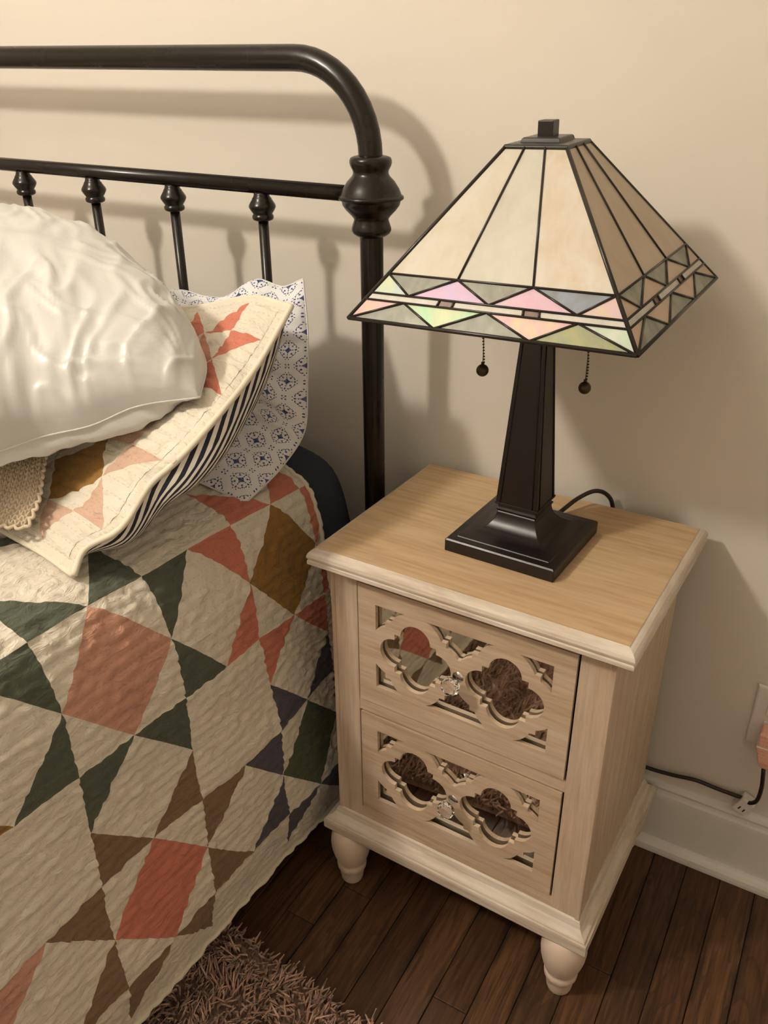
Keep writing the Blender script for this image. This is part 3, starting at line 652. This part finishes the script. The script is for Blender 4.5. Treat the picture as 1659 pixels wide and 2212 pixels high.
def build_quilt(fn, u0, u1, v0, v1, n, unit, colorfn, parent, k=1.0, flip=1.0, near=None, origin=(2, 2)):
    """patchwork of sawtooth stars; every patch becomes a mesh of its own (near ones) or part of one rest mesh"""
    iu0, iu1, iv0, iv1 = round(u0*n), round(u1*n), round(v0*n), round(v1*n)
    U, Vv = np.meshgrid(np.arange(iu0, iu1+1)/n, np.arange(iv0, iv1+1)/n, indexing='ij')
    P, N = surface_points(fn, U, Vv, U*unit, Vv*unit, k, flip)
    nv = P.shape[1]; idx = np.arange(P.shape[0]*nv).reshape(P.shape[:2])
    groups = {}
    for a in range(iu0, iu1):
        ca = math.floor((a+.5)/n+origin[0]); ba, aa = divmod(ca, 4); fa = ((a+.5)/n+origin[0])-ca
        for b in range(iv0, iv1):
            cb = math.floor((b+.5)/n+origin[1]); bb, ab = divmod(cb, 4); fb = ((b+.5)/n+origin[1])-cb
            i00, i10, i11, i01 = idx[a-iu0, b-iv0], idx[a-iu0+1, b-iv0], idx[a-iu0+1, b-iv0+1], idx[a-iu0, b-iv0+1]
            key = classify(aa, ab, ba, bb, colorfn)
            if key[0] == 'flat':
                groups.setdefault(key[1], []).append((i00, i10, i11, i01)); continue
            _, diag, klo, khi = key
            if diag == 'm':   # diagonal fa == fb ; lo side = fa > fb
                if abs(fa-fb) < .5/n: groups.setdefault(klo, []).append((i00, i10, i11)); groups.setdefault(khi, []).append((i00, i11, i01))
                else: groups.setdefault(klo if fa > fb else khi, []).append((i00, i10, i11, i01))
            else:             # diagonal fa + fb == 1 ; lo side = fa+fb < 1
                if abs(fa+fb-1) < .5/n: groups.setdefault(klo, []).append((i00, i10, i01)); groups.setdefault(khi, []).append((i10, i11, i01))
                else: groups.setdefault(klo if fa+fb < 1 else khi, []).append((i00, i10, i11, i01))
    Pf = P.reshape(-1, 3); UV = np.stack([U.ravel()*unit, Vv.ravel()*unit], 1)
    meshes = {}
    for (nm, pid, col), faces in groups.items():
        F = np.array([f if len(f) == 4 else (*f, -1) for f in faces]); used = np.unique(F[F >= 0]); mp = -np.ones(len(Pf), int); mp[used] = np.arange(len(used))
        fl = [tuple(mp[i] for i in f) for f in faces]
        if flip*1 < 0: fl = [f[::-1] for f in fl]
        mesh_obj(nm, Pf[used], fl, M['q_'+col], parent, True, uv=UV[used])
def classify(aa, ab, ba, bb, colorfn):
    star, cen = colorfn(ba, bb); bg = 'cream'
    S = lambda x, y: ('star_point_patch', (ba, bb, x, y), star)
    C = ('center_patch', (ba, bb), cen); K = lambda x, y: ('background_patch', ('k', ba, bb, x, y), bg)
    def goose(side):
        d = {'u0': ('gu', ba, bb), 'u3': ('gu', ba+1, bb), 'v0': ('gv', ba, bb), 'v3': ('gv', ba, bb+1)}[side]; return ('background_patch', d, bg)
    def corner(x, y): return ('background_patch', ('c', ba+(x > 1), bb+(y > 1)), bg)
    t = (aa, ab)
    if t in ((0, 0), (0, 3), (3, 0), (3, 3)): return ('flat', corner(aa, ab))
    if t == (1, 1): return ('d', 'a', K(0, 0), C)
    if t == (2, 2): return ('d', 'a', C, K(1, 1))
    if t == (2, 1): return ('d', 'm', K(1, 0), C)
    if t == (1, 2): return ('d', 'm', C, K(0, 1))
    if t == (0, 1): return ('d', 'm', S(0, 0), goose('u0'))      # diag (0,1)-(1,2); star holds (1,1): fa > fb
    if t == (0, 2): return ('d', 'a', goose('u0'), S(0, 1))      # star holds (1,3)
    if t == (3, 1): return ('d', 'a', S(3, 0), goose('u3'))      # star holds (3,1)
    if t == (3, 2): return ('d', 'm', goose('u3'), S(3, 1))      # star holds (3,3): fa < fb
    if t == (1, 0): return ('d', 'm', goose('v0'), S(0, 2))      # diag (1,0)-(2,1); star holds (1,1): fa < fb
    if t == (2, 0): return ('d', 'a', goose('v0'), S(1, 2))      # star holds (3,1)
    if t == (1, 3): return ('d', 'a', S(0, 3), goose('v3'))      # star holds (1,3)
    if t == (2, 3): return ('d', 'm', S(1, 3), goose('v3'))      # diag (2,3)-(3,4); star holds (3,3): fa > fb
    raise ValueError(t)
STARS = {(0, 0): ('green', 'pink'), (0, 1): ('coral', 'mustard'), (1, 0): ('brown', 'coral'), (1, 1): ('purple', 'dkgreen'), (0, -1): ('mustard', 'dkgreen'), (1, -1): ('pink', 'mustard'), (1, -2): ('green', 'coral'), (0, -2): ('purple', 'blush')}
PAL = [('coral', 'mustard'), ('green', 'blush'), ('brown', 'coral'), ('pink', 'green'), ('mustard', 'purple'), ('blush', 'mustard')]
def bed_colors(p, q): return STARS.get((p, q), PAL[(p*5+q*3) % 6])
quilt = tag(empty('patchwork_quilt', (0, 0, 0)), 'cream patchwork quilt with green, coral and brown stars hanging over the bed side', 'quilt')
UE, VE = 6.125, 5.25
# patches that show: one mesh each
build_quilt(drape, -6, 6, -6, VE, 24, UN, bed_colors, quilt)
# plain border strip along the hem, then its bound edge
def grid_cloth(name, fn, u0, u1, v0, v1, nu, nv_, mat, parent, unit, k=1.0, off=0.0):
    U, Vv = np.meshgrid(np.linspace(u0, u1, nu+1), np.linspace(v0, v1, nv_+1), indexing='ij'); P, N = surface_points(fn, U, Vv, U*unit, Vv*unit, k); P = P+N*off
    c = nv_+1; F = [(i*c+j, (i+1)*c+j, (i+1)*c+j+1, i*c+j+1) for i in range(nu) for j in range(nv_)]
    return mesh_obj(name, P.reshape(-1, 3), F, mat, parent, True, uv=np.stack([U.ravel()*unit, Vv.ravel()*unit], 1))
b = grid_cloth('border_strip', drape, 6, 6.30, -6, VE, 7, 270, M['q_cream'], quilt, UN)
def edge_path(fn, us, vs, unit, k=1.0, sub=1):
    P, N = surface_points(fn, us, vs, us*unit, vs*unit, k); return [Vector(p) for p in P]
tube('bound_edge', edge_path(drape, np.full(160, 6.30), np.linspace(-6, VE, 160), UN), .0045, M['binding'], quilt, 8)
us = np.linspace(-6, 6.3, 200); tube('bound_edge', edge_path(drape, us, np.full(200, VE), UN), .0042, M['binding'], quilt, 8)
# the rest of the quilt, under the pillows and beyond the frame
def rest_quilt():
    V, F, mi, mats = [], [], [], []
    n = 8
    for (u0, u1, v0, v1) in ((-14, -6, -14, VE), (-6, 6.25, -14, -6)):
        iu = np.arange(round(u0*n), round(u1*n)+1)/n; iv = np.arange(round(v0*n), round(v1*n)+1)/n
        U, Vv = np.meshgrid(iu, iv, indexing='ij'); P, N = surface_points(drape, U, Vv, U*UN, Vv*UN); c = len(iv); o = len(V); V += [tuple(p) for p in P.reshape(-1, 3)]
        for i in range(len(iu)-1):
            for j in range(c-1):
                cu_, cv_ = iu[i]+.5/n+2, iv[j]+.5/n+2; a, b = math.floor(cu_), math.floor(cv_)
                if iu[i] >= 6: col = 'cream'
                else:
                    key = classify(a % 4, b % 4, a//4, b//4, bed_colors); fa, fb = cu_-a, cv_-b
                    if key[0] == 'flat': col = key[1][2]
                    elif key[1] == 'm': col = (key[2] if fa >= fb else key[3])[2]
                    else: col = (key[2] if fa+fb <= 1 else key[3])[2]
                if col not in mats: mats.append(col)
                F.append((o+i*c+j, o+(i+1)*c+j, o+(i+1)*c+j+1, o+i*c+j+1)); mi.append(mats.index(col))
    me = bpy.data.meshes.new('quilt_remainder'); me.from_pydata(V, [], F)
    for m in mats: me.materials.append(M['q_'+m])
    me.polygons.foreach_set('material_index', mi); me.polygons.foreach_set('use_smooth', [True]*len(F))
    ul = me.uv_layers.new(name='UVMap'); li = np.empty(len(me.loops), dtype=np.int32); me.loops.foreach_get('vertex_index', li); ul.data.foreach_set('uv', (np.array(V, dtype=np.float32)[:, :2])[li].ravel())
    ob = link('quilt_remainder', me, quilt); ob['kind'] = 'stuff'
rest_quilt()
# ---- navy fleece blanket peeping out between quilt and headboard
def navy_fn(u, v):
    P = drape(u, np.minimum(v, 5.3)); P[..., 1] += np.maximum(v-5.3, 0)*UN; return P
def navy():
    us = np.linspace(-14, 5.6, 120); V, F = [], []
    prof = [(4.2, -.010), (5.0, -.008), (5.25, -.004), (5.45, .004), (5.7, .012), (5.9, .013), (6.05, .009), (6.12, .0), (6.10, -.010), (6.0, -.020), (5.6, -.026)]
    U = np.repeat(us[:, None], len(prof), 1); Vv = np.repeat(np.array([p[0] for p in prof])[None], len(us), 0)
    e = .02; P = navy_fn(U, Vv); n = np.cross(navy_fn(U+e, Vv)-navy_fn(U-e, Vv), navy_fn(U, Vv*0+5)-navy_fn(U, Vv*0+4.8)); n /= np.linalg.norm(n, axis=-1)[..., None]
    P = P+n*(np.array([p[1] for p in prof])[None, :, None]+.006*pn(U/1.7, Vv/.8, 3.3)[..., None]*np.linspace(0, 1, len(prof))[None, :, None])
    c = len(prof); F = [(i*c+j, (i+1)*c+j, (i+1)*c+j+1, i*c+j+1) for i in range(len(us)-1) for j in range(c-1)]
    return mesh_obj('fleece_blanket', P.reshape(-1, 3), F, M['navy'], None, True)
tag(navy(), 'dark navy fleece blanket showing between the quilt and the headboard', 'blanket')
# ---- mattress and box spring carrying it all
tag(box('mattress', (-1.98, -2.05, .40), (-.575, -.135, .662), M['mattress'], None, .05, 5), 'thick mattress hidden under the patchwork quilt', 'mattress')
tag(box('box_spring', (-1.98, -2.05, .17), (-.565, -.135, .398), M['boxspring'], None, .02, 3), 'dark box spring under the mattress behind the hanging quilt', 'box spring')
fr = tag(empty('bed_frame', (-1.28, -1.1, 0)), 'low black metal bed frame with legs under the box spring', 'bed frame')
for sx in (-1, 1): box('side_rail', (sx*.69-.02, -.95, .125), (sx*.69+.02, .99, .168), M['black_iron'], fr, .003)
for sx in (-1, 1):
    for yy in (-.9, .85): box('leg', (sx*.66-.015, yy-.015, 0), (sx*.66+.015, yy+.015, .125), M['black_iron'], fr, .003)

# ---- pillows: Coons surface between four edge curves, puffed to both sides
def polyc(pts):
    P = np.array(pts, float); d = np.r_[0, np.cumsum(np.linalg.norm(np.diff(P, axis=0), axis=1))]; d /= d[-1]
    return lambda t: np.stack([crom(np.clip(np.asarray(t, float), 0, 1), d, P[:, k]) if len(P) > 2 else P[0, k]+(P[1, k]-P[0, k])*np.asarray(t, float) for k in range(3)], -1)
class Coons:
    def __init__(s, right, left, bottom, top): s.R, s.L, s.B, s.T = map(polyc, (right, left, bottom, top))
    def __call__(s, a, b):
        a = np.asarray(a, float); b = np.asarray(b, float); A, Bb = a[..., None], b[..., None]
        R, L, B, T = s.R(b), s.L(b), s.B(a), s.T(a); c00, c10, c01, c11 = s.B(0.), s.B(1.), s.T(0.), s.T(1.)
        return (1-A)*R+A*L+(1-Bb)*B+Bb*T-((1-A)*(1-Bb)*c00+A*(1-Bb)*c10+(1-A)*Bb*c01+A*Bb*c11)
    def normal(s, a, b):
        e = .03; a0, a1 = np.clip(a-e, 0, 1), np.clip(a+e, 0, 1); b0, b1 = np.clip(b-e, 0, 1), np.clip(b+e, 0, 1)
        n = -np.cross(s(a1, b)-s(a0, b), s(a, b1)-s(a, b0)); return n/(np.linalg.norm(n, axis=-1)[..., None]+1e-12)
def puff(a, b, pw=.5): return np.clip(4*a*(1-a), 0, 1)**pw*np.clip(4*b*(1-b), 0, 1)**pw
def pillow_side(name, co, T, sizes, na, nb, mat, parent, wr, pw=.5, sign=1, shift=None):
    t_ = lambda n: .5-.5*np.cos(np.linspace(0, math.pi, n+1))*1.0
    A, B = np.meshgrid(.5*t_(na)+.5*np.linspace(0, 1, na+1), .5*t_(nb)+.5*np.linspace(0, 1, nb+1), indexing='ij')
    P = co(A, B); N = co.normal(A, B); h = puff(A, B, pw)*T; ed = np.clip(puff(A, B, .35)*2.2, 0, 1)
    h = h+wr(A*sizes[0], B*sizes[1])*ed
    P = P+N*(sign*h)[..., None]
    if shift is not None: P = P+shift(A, B, puff(A, B, pw))
    c = nb+1; F = [(i*c+j, (i+1)*c+j, (i+1)*c+j+1, i*c+j+1) for i in range(na) for j in range(nb)]
    if sign > 0: F = [f[::-1] for f in F]
    return mesh_obj(name, P.reshape(-1, 3), F, mat, parent, True, uv=np.stack([A.ravel()*sizes[0], B.ravel()*sizes[1]], 1))
def seam_tube(name, co, r, mat, parent, n=60):
    t = np.linspace(0, 1, n); P = np.concatenate([co(t, 0*t), co(0*t+1, t)[1:], co(t[::-1], 0*t+1)[1:], co(0*t, t[::-1])[1:]])
    return tube(name, P, r, mat, parent, 8)
# blue printed pillow leaning on the headboard
blue = tag(empty('printed_pillow', (-.9, -.3, .7)), 'white pillow with small blue medallion print standing against the headboard', 'pillow')
def child_fix(p):
    for o in p.children: o.location = -Vector(p.location)
cb = Coons([(-.590, -.345, .700), (-.578, -.262, .733), (-.572, -.212, .772), (-.580, -.187, .838), (-.588, -.168, .912), (-.606, -.148, .990)],
           [(-1.25, -.37, .76), (-1.25, -.22, .85), (-1.25, -.145, .95)],
           [(-.590, -.345, .700), (-.68, -.37, .735), (-.9, -.375, .76), (-1.25, -.37, .76)],
           [(-.606, -.148, .990), (-.645, -.148, .974), (-.690, -.150, .981), (-.756, -.146, .946), (-.81, -.144, .940), (-.865, -.142, .944), (-.928, -.14, .922), (-1.25, -.145, .95)])
wr_b = lambda a, b: .014*pn(a/.11+b/.3, b/.05, 5.5)+.008*pn(a/.06-b/.2, b/.022, 1.7)
pillow_side('front_panel', cb, .060, (.66, .40), 110, 110, M['blue'], blue, wr_b)
pillow_side('back_panel', cb, .025, (.66, .43), 40, 40, M['blue'], blue, lambda a, b: 0*a, sign=-1)
seam_tube('seam', cb, .0014, M['sheet'], blue); child_fix(blue)
# quilted sham with a striped back
sham = tag(empty('quilted_sham', (-.85, -.45, .8)), 'cream quilted pillow sham with coral stars and navy striped underside', 'pillow sham')
cs = Coons([(-.603, -.650, .735), (-.604, -.629, .758), (-.569, -.600, .783), (-.554, -.553, .828), (-.531, -.531, .853), (-.514, -.479, .889), (-.525, -.375, .927), (-.533, -.280, .985)],
           [(-1.20, -.60, .80), (-1.20, -.42, .88), (-1.20, -.22, .94)],
           [(-.603, -.650, .735), (-.658, -.643, .744), (-.744, -.640, .757), (-.95, -.62, .79), (-1.20, -.60, .80)],
           [(-.533, -.280, .985), (-.605, -.267, .986), (-.710, -.252, .959), (-.802, -.238, .942), (-1.20, -.22, .94)])
SWD, SHT, SU = .63, .47, .0555
def sham_fn(u, v):   # u up from the bottom edge, v from the right edge, in star units
    b = np.clip((np.asarray(u)*SU+.013)/SHT, 0, 1); a = np.clip((np.asarray(v)*SU+.013)/SWD, 0, 1)
    return cs(a, b)+cs.normal(a, b)*(puff(a, b, .42)*.012-.040*np.clip((a-.05)/.30, 0, 1)**1.1*np.clip(4*b*(1-b), 0, 1)**.8)[..., None]   # pressed in by the pillow lying on it
SH = {(1, 0): ('coral', 'peach'), (0, 0): ('blush', 'mustard'), (0, 1): ('green', 'pink'), (1, 1): ('mustard', 'coral')}
build_quilt(sham_fn, 0, 8, 0, 8, 14, SU, lambda p, q: SH.get((p, q), ('pink', 'cream')), sham, 1.0, 1.0, origin=(0, 0))
def sham_border():
    V, F, UVs = [], [], []
    def strip(u0, u1, v0, v1, nu, nv_):
        U, Vv = np.meshgrid(np.linspace(u0, u1, nu+1), np.linspace(v0, v1, nv_+1), indexing='ij'); P, N = surface_points(sham_fn, U, Vv, U*SU, Vv*SU, .8)
        o = len(V); c = nv_+1; V.extend(map(tuple, P.reshape(-1, 3))); UVs.extend(np.stack([U.ravel()*SU, Vv.ravel()*SU], 1).tolist()); F.extend((o+i*c+j, o+(i+1)*c+j, o+(i+1)*c+j+1, o+i*c+j+1) for i in range(nu) for j in range(nv_))
    m = .225; ut = (SHT-.013)/SU-.01; vl = (SWD-.013)/SU-.01
    strip(-m, 0, -m, 8, 4, 120); strip(8, ut, -m, 8, 4, 120); strip(0, 8, -m, 0, 112, 4); strip(-m, ut, 8, vl, 60, 30)
    return mesh_obj('border_strip', V, F, M['q_cream'], sham, True, uv=UVs)
sham_border()
seam_tube('bound_edge', cs, .0042, M['binding'], sham, 90)
def sag(A, B, pf): # the filled underside sags out beyond the right-hand edge
    k = np.exp(-(A/.10)**2)*np.clip(1-np.exp(-(A/.02)), 0, 1)*np.sin(math.pi*np.clip(B*.98, 0, 1))**.8
    return np.stack([.046*k, -.012*k, -.040*k], -1)
pillow_side('striped_back', cs, .050, (SWD, SHT), 70, 60, M['ticking'], sham, lambda a, b: .006*pn(a/.05, b/.12, 3.1), .5, -1, sag); child_fix(sham)
# big white satin pillow thrown on top
white = tag(empty('white_pillow', (-1.0, -.45, .85)), 'big plump white satin pillow lying on the quilted sham', 'pillow')
cw = Coons([(-0.536, -0.473, 0.915), (-0.585, -0.403, 0.934), (-0.689, -0.338, 0.969), (-0.897, -0.273, 1.019)],
           [(-0.807, -0.873, 0.893), (-1.075, -0.693, 0.945), (-1.256, -0.573, 1.027)],
           [(-0.536, -0.473, 0.915), (-0.595, -0.523, 0.908), (-0.631, -0.563, 0.891), (-0.676, -0.603, 0.881), (-0.700, -0.643, 0.873), (-0.753, -0.753, 0.875), (-0.807, -0.873, 0.893)],
           [(-0.897, -0.273, 1.019), (-1.024, -0.313, 1.038), (-1.155, -0.443, 1.041), (-1.256, -0.573, 1.027)])
def wr_w(a, b):
    r = .0050*pn(a/.16, b/.06, 2.5)+.0030*pn((a+.5*b)/.030, (b-.2*a)/.12, 8.3)+.0018*pn(a/.022, b/.06, 4.4)
    near = np.exp(-b/.10); th = np.arctan2(b+.01, a+.01); rr = np.hypot(a, b); th = th+.22*pn(a/.07, b/.07, 5.2); a2 = a+.03*pn(a/.10, b/.08, 2.9)
    rid = (1-np.abs(pn(th*7.5, rr/.20, 3.7))*3.2); rid2 = (1-np.abs(pn(a2/.060+b/.25, b/.15+a2/.2, 12.7))*3.2)
    r = r+.0065*np.clip(rid, 0, 1)**2*np.exp(-((rr-.17)/.13)**2)+.0055*np.clip(rid2, 0, 1)**2
    return r*.9+near*.008*pn(a/.020, b/.20, 6.6)+.010*pn(a/.2, b/.2, 1.1)
pillow_side('top_panel', cw, .135, (.62, .48), 130, 110, M['satin'], white, wr_w, .42)
def droop(A, B, pf):   # the lower half of the filling rolls out under the front seam
    x = np.clip(B/.32, 0, 1); inw = B*.44; want = -.015*np.sin(math.pi*x)*np.clip(1.1-np.exp(-A/.06), 0, 1)+inw*x**2; k = np.where(B < .32, want-inw, 0)*np.clip(A/.16, 0, 1)**.8
    return np.stack([-.85*k, .45*k, .27*k-.003*np.sin(math.pi*x)*(B < .32)], -1)
pillow_side('under_panel', cw, .026, (.62, .48), 90, 100, M['satin'], white, lambda a, b: .006*pn(a/.04, b/.1, 1.9)+.004*pn(a/.02, b/.05, 3.9), .42, -1, droop)
seam_tube('seam', cw, .0013, M['satin'], white, 70); child_fix(white)
# crocheted throw lying under the white pillow
cr = tag(empty('crochet_throw', (-.8, -.6, .8)), 'beige crocheted throw with scalloped edge tucked under the white pillow', 'throw')
cc = Coons([(-.680, -.645, .777), (-.688, -.615, .800), (-.706, -.590, .820), (-.742, -.548, .838)], [(-.94, -.650, .812), (-.943, -.61, .838), (-.946, -.55, .866)],
           [(-.680, -.645, .777), (-.730, -.660, .778), (-.804, -.660, .790), (-.94, -.650, .812)], [(-.742, -.548, .838), (-.82, -.545, .850), (-.946, -.55, .866)])
def crochet():
    a_, b_ = .28, .13; na, nb = 440, 220
    A, B = np.meshgrid(np.linspace(0, 1, na+1), np.linspace(0, 1, nb+1), indexing='ij'); P = cc(A, B); N = cc.normal(A, B)
    x, y = A*a_, B*b_; x = x+.0016*pn(x/.02, y/.02, 2.); y = y+.0016*pn(x/.02, y/.02, 8.); p = .0082; q = .0062
    xs = (x/p) % 1-.5; ys = (y/q+.5*(np.floor(x/p) % 2)*0) % 1-.5
    c0 = .24+.26*ys; strand = np.sqrt(np.clip(1-((np.abs(xs)-c0)/.21)**2, 0, 1)); rib = np.sqrt(np.clip(1-(ys/.5)**2, 0, 1))
    h = .0042*strand*(.45+.55*rib)+.0025*pn(x/.025, y/.025, 3)+.010*np.clip(puff(A, B, .3), 0, 1)
    P = P+N*h[..., None]; c = nb+1
    mesh_obj('stitched_panel', P.reshape(-1, 3), [(i*c+j, i*c+j+1, (i+1)*c+j+1, (i+1)*c+j) for i in range(na) for j in range(nb)], M['crochet'], cr, True)
    # scalloped edge of small yarn loops
    t = np.linspace(0, 1, 700); B0 = cc(t, 0*t)+cc.normal(t, 0*t+.02)*.004; ph = t*40*math.pi
    d1 = np.array([0.1, -.8, -.35]); E = B0+np.abs(np.sin(ph/2))[:, None]*d1*.006
    t2 = np.linspace(0, .85, 400); B1 = cc(0*t2, t2)+cc.normal(0*t2+.02, t2)*.004; E2 = B1+np.abs(np.sin(t2*24*math.pi/2))[:, None]*np.array([.007, -.002, -.001])
    tube('scalloped_edge', E, .0022, M['crochet'], cr, 6); tube('scalloped_edge', E2, .0022, M['crochet'], cr, 6)
crochet(); child_fix(cr)

# ================================================================== SHAG RUG
rug = tag(empty('shag_rug', (-.55, -1.2, 0)), 'pinkish brown shaggy rug on the floor in front of the nightstand', 'rug')
rc = [(-1.40, -.500), (-.60, -.533), (-.50, -.545), (-.25, -.575), (.40, -.600), (.46, -.70), (.42, -1.70), (-1.45, -1.70)]
def inside(px, py):
    r = np.zeros(px.shape, bool); n = len(rc)
    for i in range(n):
        (x0, y0), (x1, y1) = rc[i], rc[(i+1) % n]
        c = ((y0 > py) != (y1 > py)) & (px < (x1-x0)*(py-y0)/(y1-y0+1e-12)+x0); r ^= c
    return r
Vb = [(x+.55, y+1.2, .001) for x, y in rc]+[((x+.50)*.985+.05, (y+1.2)*.985, .008) for x, y in rc]; n = len(rc)
fix(mesh_obj('backing', Vb, [tuple(range(n)), tuple(range(n, 2*n))]+[(k, (k+1) % n, n+(k+1) % n, n+k) for k in range(n)], M['rugbase'], rug))
def pile():
    rs = np.random.RandomState(11); sp_ = .0062
    gx, gy = np.meshgrid(np.arange(-1.5, .5, sp_), np.arange(-1.72, -.50, sp_)); gx = gx.ravel()+rs.uniform(-.5, .5, gx.size)*sp_; gy = gy.ravel()+rs.uniform(-.5, .5, gy.size)*sp_
    k = inside(gx, gy); gx, gy = gx[k], gy[k]; n = len(gx)
    L = rs.uniform(.024, .042, n); az = pn(gx/.05, gy/.05, 3.)*5+rs.uniform(-1.2, 1.2, n); ln = rs.uniform(.25, 1.0, n); tw = rs.uniform(0, 6.28, n)
    dx, dy = np.cos(az), np.sin(az); segs = [(0, .0, .0018), (.55, .30, .0023), (1.0, 1.0, .0012)]; V = np.zeros((n, 9, 3))
    for s, (t, bend, r) in enumerate(segs):
        cx, cy, cz = gx+dx*L*ln*bend*.8, gy+dy*L*ln*bend*.8, .006+L*t*(1-.35*ln*bend)
        for q in range(3):
            a = tw+q*2.094+t*2.0; V[:, s*3+q] = np.stack([cx+.55+np.cos(a)*r, cy+1.2+np.sin(a)*r, cz], 1)
    f0 = []
    for s in range(2):
        for q in range(3): q2 = (q+1) % 3; f0.append((s*3+q, s*3+q2, s*3+3+q2, s*3+3+q))
    f0 = np.array(f0); F = (np.arange(n)[:, None, None]*9+f0[None]).reshape(-1, 4)
    me = bpy.data.meshes.new('pile'); me.vertices.add(n*9); me.vertices.foreach_set('co', V.ravel().astype(np.float32))
    me.loops.add(F.size); me.loops.foreach_set('vertex_index', F.ravel().astype(np.int32)); me.polygons.add(len(F)); me.polygons.foreach_set('loop_start', np.arange(0, F.size, 4, dtype=np.int32)); me.polygons.foreach_set('loop_total', np.full(len(F), 4, dtype=np.int32))
    me.polygons.foreach_set('use_smooth', np.ones(len(F), bool)); me.update(calc_edges=True); me.validate()
    tn = np.clip(.5+.35*pn(gx/.06, gy/.06, 1.)+rs.uniform(-.3, .3, n), 0, .95); tn[rs.rand(n) < .004] = 1.0
    at = me.attributes.new('tint', 'FLOAT', 'POINT'); at.data.foreach_set('value', np.repeat(tn, 9).astype(np.float32))
    me.materials.append(M['rug']); o = link('pile', me, rug); o['kind'] = 'stuff'
pile()
